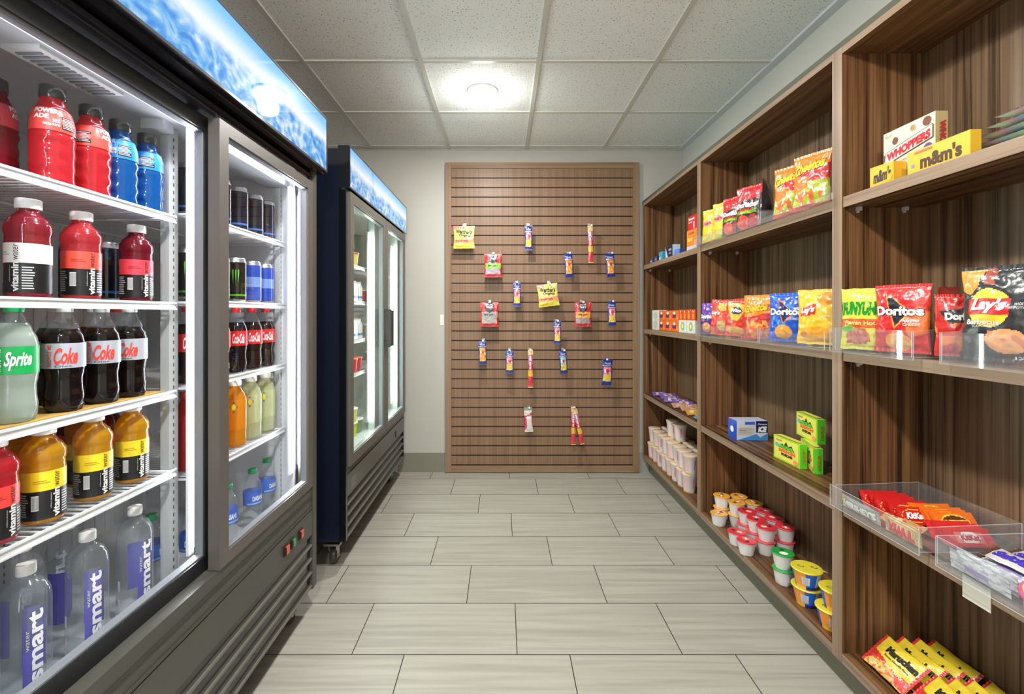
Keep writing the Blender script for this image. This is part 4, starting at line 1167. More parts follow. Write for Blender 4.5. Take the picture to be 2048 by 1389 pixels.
# upper shelf
gU = 'chip bags standing on the upper shelf'
lay = dict(shapes=[('n', 4, .25, (232, 214, 70), 0, 0, 1, 1), ('e', .42, .56, .26, .09, (226, 150, 150))], texts=[("Lay's", .22, .51, .62, .61, (206, 50, 60), dict(bold=.03, shear=.2))])
chips(0, 1.126, ZU + .004, .125, .180, .045, (222, 204, 50), lay['shapes'], lay['texts'], 18, 'yellow potato chip bag nearest the far post on the upper shelf', gU, .42, -.05, y=2.528)
chips(0, 1.132, ZU + .004, .130, .190, .045, (226, 208, 46), lay['shapes'], lay['texts'], 19, 'yellow potato chip bag next to the red and black bags', gU, .42, -.05, y=2.418)
dk = dict(shapes=[('p', [(0, .62), (1, .70), (1, 1), (0, 1)], (214, 34, 46)), ('e', .35, .18, .25, .16, (226, 76, 60)), ('r', .1, .36, .9, .44, (120, 170, 40)), ('e', .75, .15, .2, .2, (180, 40, 50))],
          texts=[('Doritos', .08, .50, .92, .62, W_, dict(bold=.08)), ('FLAMIN HOT', .2, .43, .8, .49, (226, 70, 60)), ('LIMON', .3, .36, .7, .42, (190, 220, 50))])
chips(1466, 1.135, ZU + .004, .130, .190, .045, (38, 40, 42), dk['shapes'], dk['texts'], 20, 'red and black tortilla chip bag beside the yellow bags, first of three', gU, .42, -.05)
chips(1496, 1.135, ZU + .004, .135, .205, .045, (38, 40, 42), dk['shapes'], dk['texts'], 21, 'red and black tortilla chip bag in the middle of three on the upper shelf', gU, .42, -.05)
chips(1530, 1.150, ZU + .004, .135, .195, .05, (36, 36, 38), dk['shapes'][:2], dk['texts'][:1], 22, 'red and black tortilla chip bag turned sideways, last of three', gU, -.75, -.04)
ch = dict(shapes=[('p', [(0, .62), (1, .75), (1, .50), (0, .46)], (214, 40, 50)), ('r', 0, 0, 1, .48, (180, 196, 50)), ('n', 6, .1, (222, 110, 50), 0, .05, 1, .5), ('n', 9, .22, (236, 226, 210), 0, .05, .7, .45), ('r', 0, 0, 1, .09, (212, 50, 52)), ('p', [(0, .66), (.55, .55), (.5, .38), (0, .30)], (236, 130, 44))],
          texts=[('Cheetos', .06, .62, .90, .80, (250, 206, 60), dict(bold=.05, outline=(30, 70, 30), slope=.10, shear=.2))])
chips(1579, 1.145, ZU + .004, .140, .205, .05, (238, 134, 40), ch['shapes'], ch['texts'], 23, 'orange and lime cheese snack bag, the one closer to the red and black bags', gU, .42, -.05, True)
chips(1622, 1.145, ZU + .004, .140, .212, .05, (238, 134, 40), ch['shapes'], ch['texts'], 24, 'orange and lime cheese snack bag beside the shelf post', gU, .42, -.05, True)

# ------------------------------------------------------------------ boxed candy on the upper shelf of the near unit
def fac(bm, name, label, cat, x, y, z, rz=0, rx=0, group=None, ry=0):
    return put(bm, name, label, cat, (x, y, z), -PI / 2 + rz, rx, ry, group)
BR = (120, 70, 56); CR = (226, 216, 180)
F = [('f', 'e', .25, .80, .060, .065, BR), ('f', 'e', .60, .89, .060, .065, (206, 190, 150)), ('f', 'e', .60, .89, .045, .045, (160, 140, 110)), ('f', 'e', .86, .90, .075, .075, BR),
     ('f', 'e', .88, .46, .080, .08, (100, 74, 150)), ('f', 'e', .66, .34, .060, .065, (110, 90, 70)), ('f', 'e', .42, .26, .070, .07, (190, 160, 130)), ('f', 'e', .16, .23, .050, .06, (110, 84, 60)), ('f', 'e', .04, .55, .035, .06, BR),
     ('f', 'p', [(.04, .42), (.44, .50), (.98, .60), (.98, .82), (.5, .73), (.06, .64)], (90, 80, 70)), ('f', 'p', [(.055, .43), (.44, .51), (.965, .61), (.965, .805), (.5, .715), (.07, .63)], (240, 232, 220)),
     ('f', 't', 'WHOPPERS', .09, .45, .94, .60, (212, 44, 50), dict(bold=.075, slope=.17)), ('f', 't', 'MALTED MILK BALLS', .28, .36, .82, .385, (140, 60, 60), dict(slope=.10)), ('f', 't', 'Snap', .70, .10, .95, .22, (110, 110, 170)),
     ('f', 't', 'NET WT', .06, .90, .22, .93, (120, 100, 90)), ('r', 't', 'WHOPPERS', .25, .15, .75, .85, (190, 50, 54), dict(rot=-90, bold=.06))]
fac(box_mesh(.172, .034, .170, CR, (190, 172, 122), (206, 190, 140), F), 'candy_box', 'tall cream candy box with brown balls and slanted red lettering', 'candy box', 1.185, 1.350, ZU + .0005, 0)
YO = (238, 178, 38)
F = [('f', 't', 'm&m\'s', .22, .12, .88, .74, (80, 62, 50), dict(bold=.045)), ('f', 'r', .12, .84, .42, .93, (226, 120, 80)), ('f', 'r', .06, .30, .11, .44, (130, 150, 200)), ('t', 'p', [(.2, .1), (.9, .1), (.7, .9), (.3, .9)], (226, 160, 30)), ('l', 'r', .1, .1, .9, .9, (236, 184, 40))]
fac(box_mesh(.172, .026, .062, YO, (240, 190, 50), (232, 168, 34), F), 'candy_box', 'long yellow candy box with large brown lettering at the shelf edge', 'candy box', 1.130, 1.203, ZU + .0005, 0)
F = [('f', 't', 'm&m\'s', .15, .15, .90, .75, (60, 60, 70), dict(bold=.04, shear=.2, slope=.1)), ('r', 'r', .1, .1, .9, .9, (240, 186, 46)), ('f', 'e', .85, .3, .10, .16, (200, 180, 50))]
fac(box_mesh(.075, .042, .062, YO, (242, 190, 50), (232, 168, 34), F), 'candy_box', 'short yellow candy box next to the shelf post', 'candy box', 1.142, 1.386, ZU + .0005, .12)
gp = 'mint-green candy pouches stacked on the upper shelf'
for k in range(5):
    c = [(206, 224, 208), (196, 220, 204), (212, 226, 212), (200, 220, 214), (214, 228, 222)][k]
    m = bag_mesh(.17, .15, .017, c, [('n', 6, .15, (130, 200, 90), 0, 0, 1, .5), ('n', 5, .25, (90, 130, 180), .3, 0, 1, 1), ('n', 7, .3, (214, 120, 120), 0, 0, 1, 1)], [], 30 + k, 24, 22, wr=.25, finish='satin')
    put(m, 'candy_pouch', [ 'lowest mint-green candy pouch of the stack past the long yellow box', 'mint-green candy pouch second from the bottom of its stack', 'mint-green candy pouch in the middle of its stack', 'mint-green candy pouch second from the top of its stack', 'topmost mint-green candy pouch of the stack'][k],
        'candy pouch', (1.150 + .008 * k, 1.088 - .012 * k, ZU + .0115 + .0205 * k), -PI / 2, -PI / 2 + .03, 0, gp)

# ------------------------------------------------------------------ small boxes, far unit
sm = 'small packages on the upper shelf beside the slatted panel'
def sbox(w, d, h, c, side, top, faces, name, label, x, y, z, rz=0, cat='box', group=sm, rx=0, ry=0):
    return fac(box_mesh(w, d, h, c, side, top, faces), name, label, cat, x, y, z, rz, rx, group, ry)
Z = ZU + .0005
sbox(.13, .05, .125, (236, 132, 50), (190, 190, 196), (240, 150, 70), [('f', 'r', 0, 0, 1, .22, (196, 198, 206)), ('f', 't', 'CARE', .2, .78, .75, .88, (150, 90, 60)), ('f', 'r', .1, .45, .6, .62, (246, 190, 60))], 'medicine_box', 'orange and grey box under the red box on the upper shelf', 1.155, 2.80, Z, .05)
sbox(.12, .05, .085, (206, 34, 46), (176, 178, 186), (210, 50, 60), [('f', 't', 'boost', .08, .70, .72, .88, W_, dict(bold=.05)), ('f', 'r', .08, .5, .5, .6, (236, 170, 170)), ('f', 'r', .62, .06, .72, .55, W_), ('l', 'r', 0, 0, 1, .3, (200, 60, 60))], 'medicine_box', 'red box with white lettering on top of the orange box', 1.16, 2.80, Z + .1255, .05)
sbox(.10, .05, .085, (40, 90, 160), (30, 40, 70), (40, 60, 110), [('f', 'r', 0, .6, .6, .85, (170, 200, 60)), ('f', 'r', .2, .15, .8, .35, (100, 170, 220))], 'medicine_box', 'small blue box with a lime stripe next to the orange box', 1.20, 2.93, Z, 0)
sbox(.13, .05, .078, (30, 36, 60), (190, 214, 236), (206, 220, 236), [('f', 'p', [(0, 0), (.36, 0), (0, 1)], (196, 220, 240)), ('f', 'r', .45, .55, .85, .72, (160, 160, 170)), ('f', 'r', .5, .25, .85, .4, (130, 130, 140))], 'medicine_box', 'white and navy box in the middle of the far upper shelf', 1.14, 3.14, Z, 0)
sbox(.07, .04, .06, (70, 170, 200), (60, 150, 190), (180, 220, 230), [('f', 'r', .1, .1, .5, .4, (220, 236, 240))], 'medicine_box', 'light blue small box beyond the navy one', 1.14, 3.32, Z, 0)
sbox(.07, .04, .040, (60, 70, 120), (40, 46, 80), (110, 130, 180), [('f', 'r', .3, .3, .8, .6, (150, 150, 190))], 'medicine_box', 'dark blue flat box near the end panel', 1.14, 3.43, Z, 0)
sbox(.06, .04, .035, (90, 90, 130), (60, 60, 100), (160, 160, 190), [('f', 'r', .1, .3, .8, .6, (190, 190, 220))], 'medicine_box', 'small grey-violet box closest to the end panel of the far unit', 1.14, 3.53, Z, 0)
sbox(.05, .04, .035, (90, 120, 210), (70, 90, 170), (120, 140, 220), [], 'medicine_box', 'tiny blue box in front of the blue and lime one', 1.135, 2.945 + .06, Z, .3)
# orange boxes on the middle shelf of the far unit
go = 'orange boxes on the middle shelf beside the slatted panel'
Z = ZM + .0005
F0 = [('f', 'e', .5, .72, .3, .2, (190, 206, 190)), ('f', 'e', .5, .28, .3, .2, (190, 206, 190))]
sbox(.15, .06, .145, (226, 230, 226), (220, 224, 222), (236, 236, 236), F0, 'medicine_box', 'white box standing at the far end of the orange boxes', 1.165, 3.48, Z, 0, group=go)
OR = (236, 112, 36)
for i in range(3):
    for j in range(2):
        F = [('f', 'r', .12, .30, .62, .62, (110, 40, 120)), ('f', 'e', .40, .74, .16, .14, (246, 236, 220)), ('f', 'e', .82, .3, .10, .2, (250, 170, 60))]
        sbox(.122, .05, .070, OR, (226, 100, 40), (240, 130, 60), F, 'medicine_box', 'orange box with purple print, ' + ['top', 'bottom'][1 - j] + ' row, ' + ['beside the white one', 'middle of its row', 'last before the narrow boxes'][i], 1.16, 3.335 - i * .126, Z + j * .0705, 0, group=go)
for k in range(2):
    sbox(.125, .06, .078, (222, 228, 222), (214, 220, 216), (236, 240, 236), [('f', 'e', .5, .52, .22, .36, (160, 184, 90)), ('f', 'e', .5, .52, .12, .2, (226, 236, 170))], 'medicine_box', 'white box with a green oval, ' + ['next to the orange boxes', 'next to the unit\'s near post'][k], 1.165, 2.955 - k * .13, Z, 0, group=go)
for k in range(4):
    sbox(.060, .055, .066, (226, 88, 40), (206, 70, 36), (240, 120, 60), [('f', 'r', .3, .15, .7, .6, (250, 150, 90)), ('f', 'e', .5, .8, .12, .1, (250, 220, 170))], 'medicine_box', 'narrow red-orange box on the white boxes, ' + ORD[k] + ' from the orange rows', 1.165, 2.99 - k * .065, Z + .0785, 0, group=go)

# ------------------------------------------------------------------ lower shelf of the middle unit: gum box and green candy boxes
Z = ZL + .0005
F = [('f', 'p', [(.0, 0), (1, 0), (1, .36), (.75, .14), (.64, .32)], (66, 140, 210)), ('f', 'r', .62, .40, 1, 1, (24, 34, 84)), ('f', 't', 'iCE', .68, .42, .97, .72, W_, dict(bold=.08, shear=.2)), ('f', 't', 'Dentyne', .68, .78, .97, .88, (220, 226, 236), dict(shear=.2)),
     ('f', 'r', .03, .28, .55, .72, (206, 200, 190)), ('f', 'r', .26, .82, .58, .96, (60, 90, 190)), ('l', 'p', [(0, 0), (1, 0), (1, .9), (.4, .5)], (40, 80, 190)), ('l', 'e', .5, .5, .2, .16, (236, 240, 250)), ('f', 'r', .05, .50, .3, .54, (150, 150, 150))]
F += [('f', 'r', .05, .34 + .07 * k, .52 - .05 * (k % 3), .36 + .07 * k, (170, 166, 160)) for k in range(5)]
put(box_mesh(.152, .085, .094, (206, 212, 232), (60, 96, 200), (186, 192, 216), F), 'gum_box', 'blue and white gum display box on the lower shelf of the middle unit', 'gum box', (1.222, 2.335, Z), .0)
def sour():
    LM = (196, 214, 50)
    return [('f', 'r', .05, .05, .95, .95, (226, 222, 96)), ('f', 't', 'SOUR', .25, .56, .80, .72, (70, 180, 60), dict(bold=.12)), ('f', 'p', [(.22, .55), (.35, .75), (.42, .70), (.5, .88), (.58, .70), (.7, .78), (.82, .55)], (40, 60, 30)),
            ('f', 't', 'SOUR', .25, .56, .80, .70, (90, 200, 60), dict(bold=.12)), ('f', 't', 'PATCH', .22, .39, .84, .53, (236, 110, 60), dict(bold=.12)), ('f', 't', 'KIDS', .32, .25, .74, .36, (60, 60, 40), dict(bold=.08)),
            ('f', 'e', .86, .16, .09, .10, (240, 150, 90)), ('f', 'e', .16, .64, .08, .09, (100, 180, 190)), ('f', 'r', .12, .84, .34, .89, (214, 120, 120)), ('r', 'r', .3, .2, .7, .8, (96, 200, 50)), ('t', 'r', .1, .1, .9, .9, (206, 206, 90)),
            ('r', 't', 'SOUR', .35, .25, .65, .75, (200, 60, 40), dict(rot=90))]
GR = (92, 208, 44)
gs = 'green and yellow sour candy boxes'
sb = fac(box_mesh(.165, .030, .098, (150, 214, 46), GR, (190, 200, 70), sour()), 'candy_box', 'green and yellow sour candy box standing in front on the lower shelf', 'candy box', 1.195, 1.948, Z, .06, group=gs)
again(sb, 'green and yellow sour candy box standing behind, its green end turned to the room', (1.243, 1.884, Z), -PI / 2 - .30, group=gs)
again(sb, 'green and yellow sour candy box balanced on top of the rear one', (1.272, 1.935, Z + .0985), -PI / 2 - .12, group=gs)

# ------------------------------------------------------------------ cups and bowls on the bottom board
def cup(lidc, r1=.041, r0=.029, h=.062, flute=True, body=(232, 232, 228), glyph=None):
    m = MB()
    def rm(th, z): return 1 - (.07 * max(0, math.cos(th * 4)) * (1 - z / .022) if flute and z < .022 else 0)
    m.lathe([(r0, 0), (r0 + .002, .008), (r0 + .0045, .022), (r1 - .003, h - .008), (r1 - .0015, h - .004)], 40, body, 'satin', rmod=rm)
    b = m
    m = MB(); m.lathe([(r1, h - .005), (r1 + .0016, h - .003), (r1 + .001, h - .001), (r1 - .003, h - .0006)], 40, lidc, 'foil')
    f = lambda u, v: ((u - .5) * 2 * r1, (v - .5) * 2 * r1, h - .0003)
    g = lambda u, v: ((u - .5) * 2 * r1, (v - .5) * 2 * r1, h - .0001)
    if glyph:
        m.ell(f, .35, .5, .16, .2, glyph); m.rect(g, .22, .45, .5, .55, (245, 240, 236)); m.rect(g, .60, .42, .8, .6, (60, 60, 60))
    return b, m
def cupthing(name, label, cat, loc, rz, group, args, key):
    if key in PROTO: return dup(PROTO[key], loc, rz, label, group)
    t = thing(name, label, cat, (0, 0, 0), 0, group)
    b, l = cup(*args[0], **args[1]); b.build('cup_body', t); l.build('lid', t)
    t.location = loc; t.rotation_euler = (0, 0, rz); PROTO[key] = t; return t
Z = ZG + .0006; H = .0622
A = (((238, 170, 60),), dict(glyph=(226, 120, 50), body=(226, 228, 230)))
gc = 'white cups with orange lids on the bottom board'
pos = [(1.180, 2.522), (1.268, 2.512), (1.216, 2.432), (1.303, 2.425)]
nm = ['next to the divider in front', 'next to the divider at the back', 'second row in front', 'second row at the back']
for lv in range(2):
    for k, (x, y) in enumerate(pos): cupthing('snack_cup', 'white cup with orange lid, ' + ['lower', 'upper'][lv] + ' layer, ' + nm[k], 'snack cup', (x, y, Z + lv * H), k * 1.3 + lv, gc, A, 'cup_o')
cupthing('snack_cup', 'white cup with orange lid standing alone in front of the stacked ones', 'snack cup', (1.130, 2.446, Z), .4, gc, A, 'cup_o')
A = (((220, 48, 62),), dict(glyph=(250, 120, 110), body=(226, 226, 226)))
gc = 'white cups with red lids on the bottom board'
rows = [2.325, 2.238, 2.151]
rn = ['row nearest the orange lids', 'middle row', 'row nearest the green lids']
for lv in range(2):
    for j, y in enumerate(rows):
        for i, x in enumerate((1.120, 1.208, 1.296)):
            if i == 0 and (lv == 1 or j == 0): continue
            if i == 0: l = 'white cup with red lid in the front file, ' + rn[j]
            else: l = 'white cup with red lid, ' + ['lower', 'upper'][lv] + ' layer, ' + ['middle file', 'back file'][i - 1] + ', ' + rn[j]
            cupthing('snack_cup', l, 'snack cup', (x + (.004 if lv else 0), y, Z + lv * H), i + j * 2.2 + lv, gc, A, 'cup_r')
A = (((22, 158, 62),), dict(glyph=(230, 240, 220), body=(226, 224, 220)))
for lv in range(2): cupthing('snack_cup', ['lower', 'upper'][lv] + ' of the two stacked white cups with green lids', 'snack cup', (1.150, 1.915 + .006 * lv, Z + lv * H), .3 + lv, 'white cups with green lids', A, 'cup_g')
def bowl(t):
    m = MB(); h = .070
    def cf(th, z):
        a = th % (2 * PI)
        if a > 5.25: return (238, 150, 50) if z > .02 else (236, 190, 70)
        if z < .012: return (16, 40, 120)
        if .75 < a < 1.5: return (214, 216, 226)
        return (36, 104, 206)
    m.lathe([(.036, 0), (.038, .012), (.042, .03), (.047, .052), (.050, .064)], 56, cf, 'satin')
    f = lambda th, z: ((.0365 + z * .22) * math.sin(th), -(.0365 + z * .22) * math.cos(th), z)
    m.rect(f, -.30, .018, .28, .050, (222, 222, 228), nu=4); f2 = lambda th, z: ((.0370 + z * .22) * math.sin(th), -(.0370 + z * .22) * math.cos(th), z)
    for k in range(6): m.rect(f2, -.24, .021 + k * .005, .22 - .08 * (k % 2), .0225 + k * .005, (130, 130, 140), nu=3)
    m.build('bowl_body', t)
    m = MB(); m.lathe([(.0505, .0635), (.0535, .066), (.0535, .069), (.050, .0705)], 56, (222, 206, 56), 'foil')
    f = lambda u, v: ((u - .5) * .1, (v - .5) * .1, .0708); g = lambda u, v: ((u - .5) * .1, (v - .5) * .1, .0710)
    m.poly([(1.0, .45), (1.16, .5), (1.0, .6)], f, (226, 212, 90), 'foil')
    for cu, cv in ((.3, .45), (.72, .62)): m.ell(f, cu, cv, .11, .07, (50, 50, 40)); m.ell(g, cu, cv, .08, .045, (206, 196, 90))
    m.build('lid', t)
gb = 'blue noodle bowls with yellow lids'
for k, (x, y, z, l) in enumerate(((1.158, 1.780, 0, 'lower blue bowl with yellow lid beside the green-lidded cups'), (1.152, 1.772, .0715, 'upper blue bowl with yellow lid beside the green-lidded cups'),
        (1.160, 1.645, 0, 'lower blue bowl with yellow lid against the shelf post'), (1.168, 1.637, .0715, 'upper blue bowl with yellow lid against the shelf post'), (1.280, 1.655, 0, 'blue bowl with yellow lid at the back, behind the post pair'), (1.280, 1.655, .0715, 'upper blue bowl at the back behind the post pair'))):
    if k == 0: t = thing('noodle_bowl', l, 'noodle bowl', (0, 0, 0), 0, gb); bowl(t); B0 = t; t.location = (x, y, Z); t.rotation_euler = (0, 0, -.75)
    else: dup(B0, (x, y, Z + z), -.75 + .1 * k, l)
def soup(t):
    m = MB(); h = .118
    def cf(th, z):
        a = th % (2 * PI)
        if z > .108: return (226, 214, 200)
        if a < .5 or a > 5.8: return (206, 206, 206)
        if z < .03: return (226, 160, 60) if math.sin(a * 5) > 0 else (170, 190, 90)
        if .03 < z < .075 and math.sin(a * 3) > -.2: return (232, 196, 196)
        return (226, 214, 216)
    m.lathe([(.033, 0), (.0345, .01), (.044, .106), (.0455, .108), (.0455, .113)], 48, cf, 'satin')
    f = lambda th, z: ((.0340 + z * .095) * math.sin(th), -(.0340 + z * .095) * math.cos(th), z)
    m.rect(f, -.12, .03, .12, .09, (214, 120, 130), nu=3)
    for k in range(3): m.rect(f, .8 + k * .5, .04, 1.05 + k * .5, .08, (226, 150, 156), nu=3)
    m.build('cup_body', t)
    m = MB(); m.lathe([(.0455, .1131), (.046, .115), (.044, .1165), (.001, .1168)], 48, (216, 190, 160), 'satin', cap0=False); m.build('lid', t)
gn = 'paper soup cups stacked beside the slatted panel'
S0 = None
soups = []
for j in range(8): soups.append((1.155, 3.585 - j * .098, 0))
for j in range(8): soups.append((1.255, 3.585 - j * .098, 0))
for j in range(8): soups.append((1.158, 3.570 - j * .098, 1) if j not in (5,) else (1.165, 3.570 - j * .098, 1))
for j in range(8): soups.append((1.257, 3.570 - j * .098, 1))
soups += [(1.20, 3.30, 2), (1.21, 3.19, 2)]
lv_n = ['bottom layer', 'second layer', 'top layer']
cnt = {}
for x, y, lv in soups:
    key = (lv, x > 1.2); cnt[key] = cnt.get(key, 0) + 1
    l = 'paper soup cup, ' + lv_n[lv] + ', ' + ('back file, ' if x > 1.2 else 'front file, ') + ORD[cnt[key] - 1] + ' from the slatted panel'
    if y < 2.70: continue
    loc = (x, y, Z + lv * .1175); rz = -.75 + (cnt[key] % 3) * .5
    if S0 is None: t = thing('soup_cup', l, 'soup cup', (0, 0, 0), 0, gn); soup(t); S0 = t; t.location = loc; t.rotation_euler = (0, 0, rz)
    else: dup(S0, loc, rz, l)

# ------------------------------------------------------------------ wrapped bars
def bar(w, h, t, base, shapes, texts, seed, nu=30, nv=14, **k):
    k.setdefault('wr', .6)
    return bag_mesh(w, h, t, base, shapes, texts, seed, nu, nv, ends='lr', crimp=.07, **k)
# fanned bars on the far lower shelf; the bars lie leaning on one another along the shelf
Z = ZL
def fan(meshfn, n, y0, dy, x, z, tilt, name, cat, labels, group, rzj=.12, dz=0.0, xj=.012, seed=1, yaw=0.0):
    r = random.Random(seed); out = []
    for k in range(n):
        loc = (x + (r.random() - .5) * xj, y0 + k * dy, z + dz * k)
        # local bar: width along X, height along Z, face to -Y. lay it with the face up, leaning
        rot = (-PI / 2 + tilt, 0, yaw + (r.random() - .5) * rzj)
        lb = labels(k)
        if k == 0: o = put(meshfn(), name, lb, cat, loc, rot[2], rot[0], 0, group); src = o
        else: o = again(src, lb, loc, rot[2], rot[0], 0, group)
        out.append(o)
    return out
PU = (92, 60, 150)
fan(lambda: bar(.110, .045, .010, (110, 86, 160), [('r', .25, .2, .75, .8, (206, 196, 206)), ('r', .4, .3, .6, .7, (150, 110, 60))], [], 50), 7, 3.50, -.062, 1.20, Z + .005, .62, 'snack_bar', 'snack bar', lambda k: 'purple-wrapped snack bar, ' + ORD[k] + ' from the slatted panel', 'purple snack bars on the far lower shelf', .55, xj=.05)
fan(lambda: bar(.105, .045, .010, (196, 150, 126), [('r', .2, .2, .7, .8, (222, 190, 170)), ('n', 9, .2, (150, 96, 70), 0, 0, 1, 1)], [], 51), 4, 3.06, -.052, 1.185, Z + .005, .66, 'snack_bar', 'snack bar', lambda k: 'tan-wrapped snack bar, ' + ORD[k] + ' of its fan beside the purple ones', 'tan snack bars on the far lower shelf', .55, xj=.05)
fan(lambda: bar(.105, .048, .010, (196, 150, 60), [('r', .2, .2, .8, .8, (222, 186, 110)), ('e', .5, .5, .2, .3, (236, 214, 160))], [], 52), 3, 2.842, -.048, 1.190, Z + .005, .66, 'snack_bar', 'snack bar', lambda k: 'gold-wrapped snack bar, ' + ORD[k] + ' of its fan by the near post', 'gold snack bars on the far lower shelf', .55, xj=.05)
fan(lambda: bar(.110, .048, .014, (120, 170, 206), [('r', .3, .2, .8, .8, (226, 190, 110))], [], 53), 2, 2.705, -.0001, 1.175, Z + .011, .05, 'snack_bar', 'snack bar', lambda k: ['light blue and gold snack bar lying flat by the post, lower of two', 'light blue and gold snack bar lying flat by the post, upper of two'][k], 'light blue snack bars', .05, .016, xj=.0)

# candy in the first lower tray
ZT = ZL + .0042
kk = lambda: bar(.112, .052, .0065, (206, 30, 32), [('e', .40, .5, .30, .38, (236, 190, 70)), ('e', .40, .5, .28, .33, (206, 30, 32))], [('KitKat', .18, .32, .62, .68, W_, dict(bold=.06, shear=.25))], 60, 34, 16, wr=.4)
fan(kk, 9, 1.472, -.0155, 1.205, ZT + .006, 1.02, 'wafer_bar', 'candy bar', lambda k: 'leaning red wafer bar, ' + ORD[k] + ' from the shelf post', 'red wafer bars leaning in the clear tray', .03, .0, yaw=-.12, xj=.02)
rp = lambda: bar(.112, .066, .008, (238, 112, 28), [('e', .5, .5, .34, .40, (246, 206, 60)), ('e', .5, .5, .30, .33, (96, 50, 26))], [("REESE'S", .24, .36, .76, .64, (250, 214, 60), dict(bold=.06))], 61, 30, 20, wr=.4)
fan(rp, 4, 1.345, -.0205, 1.262, ZT + .006, .80, 'peanut_butter_cups', 'candy pack', lambda k: 'orange peanut butter cup pack, ' + ORD[k] + ' beyond the red wafer bars', 'orange peanut butter cup packs', .03, .0, yaw=-.1)
k2 = lambda: bar(.112, .050, .006, (214, 44, 44), [('r', .2, .25, .8, .75, (226, 120, 110)), ('e', .5, .5, .22, .3, (240, 236, 232))], [('KitKat', .30, .34, .70, .66, (200, 30, 34), dict(bold=.05))], 62, 30, 14, wr=.4)
fan(k2, 4, 1.262, -.0150, 1.225, ZT + .006, .92, 'wafer_bar', 'candy bar', lambda k: 'red and white wafer bar, ' + ORD[k] + ' past the orange packs', 'red and white wafer bars', .03, yaw=-.1)
m = bar(.150, .040, .016, (176, 172, 166), [('r', .08, .1, .92, .9, (150, 150, 148)), ('r', 0, 0, .07, 1, (214, 196, 110))], [("HERSHEY'S", .10, .25, .92, .75, (236, 236, 232), dict(bold=.06))], 63, 40, 14)
put(m, 'chocolate_bar', 'silver chocolate bar with white lettering standing at the front of the tray', 'candy bar', (1.092, 1.425, ZT + .002), -PI / 2, .12, 0, 'bars standing at the front of the clear tray')
m = bar(.115, .046, .018, (196, 170, 104), [('r', 0, 0, 1, .25, (214, 190, 130)), ('p', [(.1, .15), (.9, .15), (.9, .85), (.1, .85)], (206, 180, 118))], [('TWIX', .12, .15, .86, .85, (214, 50, 50), dict(bold=.10, flip=True, outline=(245, 240, 230)))], 64, 36, 14)
put(m, 'chocolate_bar', 'gold caramel bar with upside-down red lettering at the front of the tray', 'candy bar', (1.093, 1.275, ZT + .002), -PI / 2, .12, 0, 'bars standing at the front of the clear tray')
m = bar(.11, .042, .016, (190, 156, 96), [('r', .2, 0, .5, 1, (226, 200, 150)), ('n', 8, .2, (200, 80, 60), 0, 0, 1, 1)], [], 65)
put(m, 'chocolate_bar', 'gold foil bar lying flat between the silver and red bars', 'candy bar', (1.130, 1.33, ZT + .012), -PI / 2 + .3, -PI / 2 + .3, 0)
# second lower tray
sv = lambda: bar(.135, .045, .015, (206, 208, 214), [('n', 7, .1, (170, 174, 186), 0, 0, 1, 1), ('r', .3, .3, .7, .55, (150, 130, 190))], [], 66, 34, 14)
def stackbars(fn, places, name, cat, group):
    src = None
    for (x, y, z, rz, rx, l) in places:
        if src is None: src = put(fn(), name, l, cat, (x, y, z), rz, rx, 0, group)
        else: again(src, l, (x, y, z), rz, rx, 0, group)
stackbars(sv, [(1.093, 1.072, ZT + .002, -PI / 2, .1, 'silver-white wrapped bar standing at the front of the second tray'), (1.113, 1.075, ZT + .002, -PI / 2, .1, 'silver-white wrapped bar right behind the front one in the second tray'),
               (1.160, 1.085, ZT + .010, -PI / 2, -1.35, 'silver-white wrapped bar lying flat behind the standing ones'), (1.190, .930, ZT + .010, -PI / 2, -1.35, 'silver-white wrapped bar lying behind the round tins')], 'wrapped_bar', 'candy bar', 'silver-white wrapped bars')
vi = lambda: bar(.135, .048, .015, (196, 190, 196), [('r', .1, .15, .9, .85, (206, 200, 190)), ('r', 0, 0, .1, 1, (90, 60, 40))], [('Snickers', .12, .25, .88, .75, (70, 50, 170), dict(bold=.07, shear=.3))], 67, 34, 14)
stackbars(vi, [(1.170, 1.078, ZT + .030, -PI / 2 + .05, -1.25, 'white and violet lettered bar on top of the silver ones'), (1.215, 1.080, ZT + .026, -PI / 2 - .05, -1.25, 'white and violet lettered bar next to the topmost one'),
               (1.255, 1.082, ZT + .020, -PI / 2, -1.2, 'white and violet lettered bar toward the back of the tray'), (1.22, .94, ZT + .018, -PI / 2, -1.3, 'white and violet lettered bar at the picture edge')], 'wrapped_bar', 'candy bar', 'white and violet bars')
br = lambda: bar(.130, .046, .015, (140, 60, 40), [('r', .1, .2, .9, .8, (200, 70, 60)), ('n', 8, .2, (226, 170, 90), 0, 0, 1, 1)], [], 68, 30, 14)
stackbars(br, [(1.295, 1.085, ZT + .020, -PI / 2, -1.1, 'brown and red bar at the back of the second tray'), (1.290, .945, ZT + .018, -PI / 2 + .1, -1.1, 'brown and red bar at the back near the picture edge'), (1.255, .95, ZT + .045, -PI / 2 + .2, -1.25, 'brown and red bar lying on the violet one')], 'wrapped_bar', 'candy bar', 'brown and red bars')
m = MB()
m.lathe([(.040, 0), (.042, .003), (.042, .011), (.038, .014), (.001, .0145)], 44, (226, 70, 140), 'satin')
f = lambda u, v: ((u - .5) * .084, (v - .5) * .084, .0149); g = lambda u, v: ((u - .5) * .084, (v - .5) * .084, .0152)
m.ell(f, .5, .5, .40, .40, (240, 210, 60)); m.ell(g, .5, .5, .26, .26, (226, 110, 150)); 
gg_ = lambda u, v: ((u - .5) * .084, (v - .5) * .084, .0155); m.ell(gg_, .5, .5, .14, .14, (240, 220, 90))
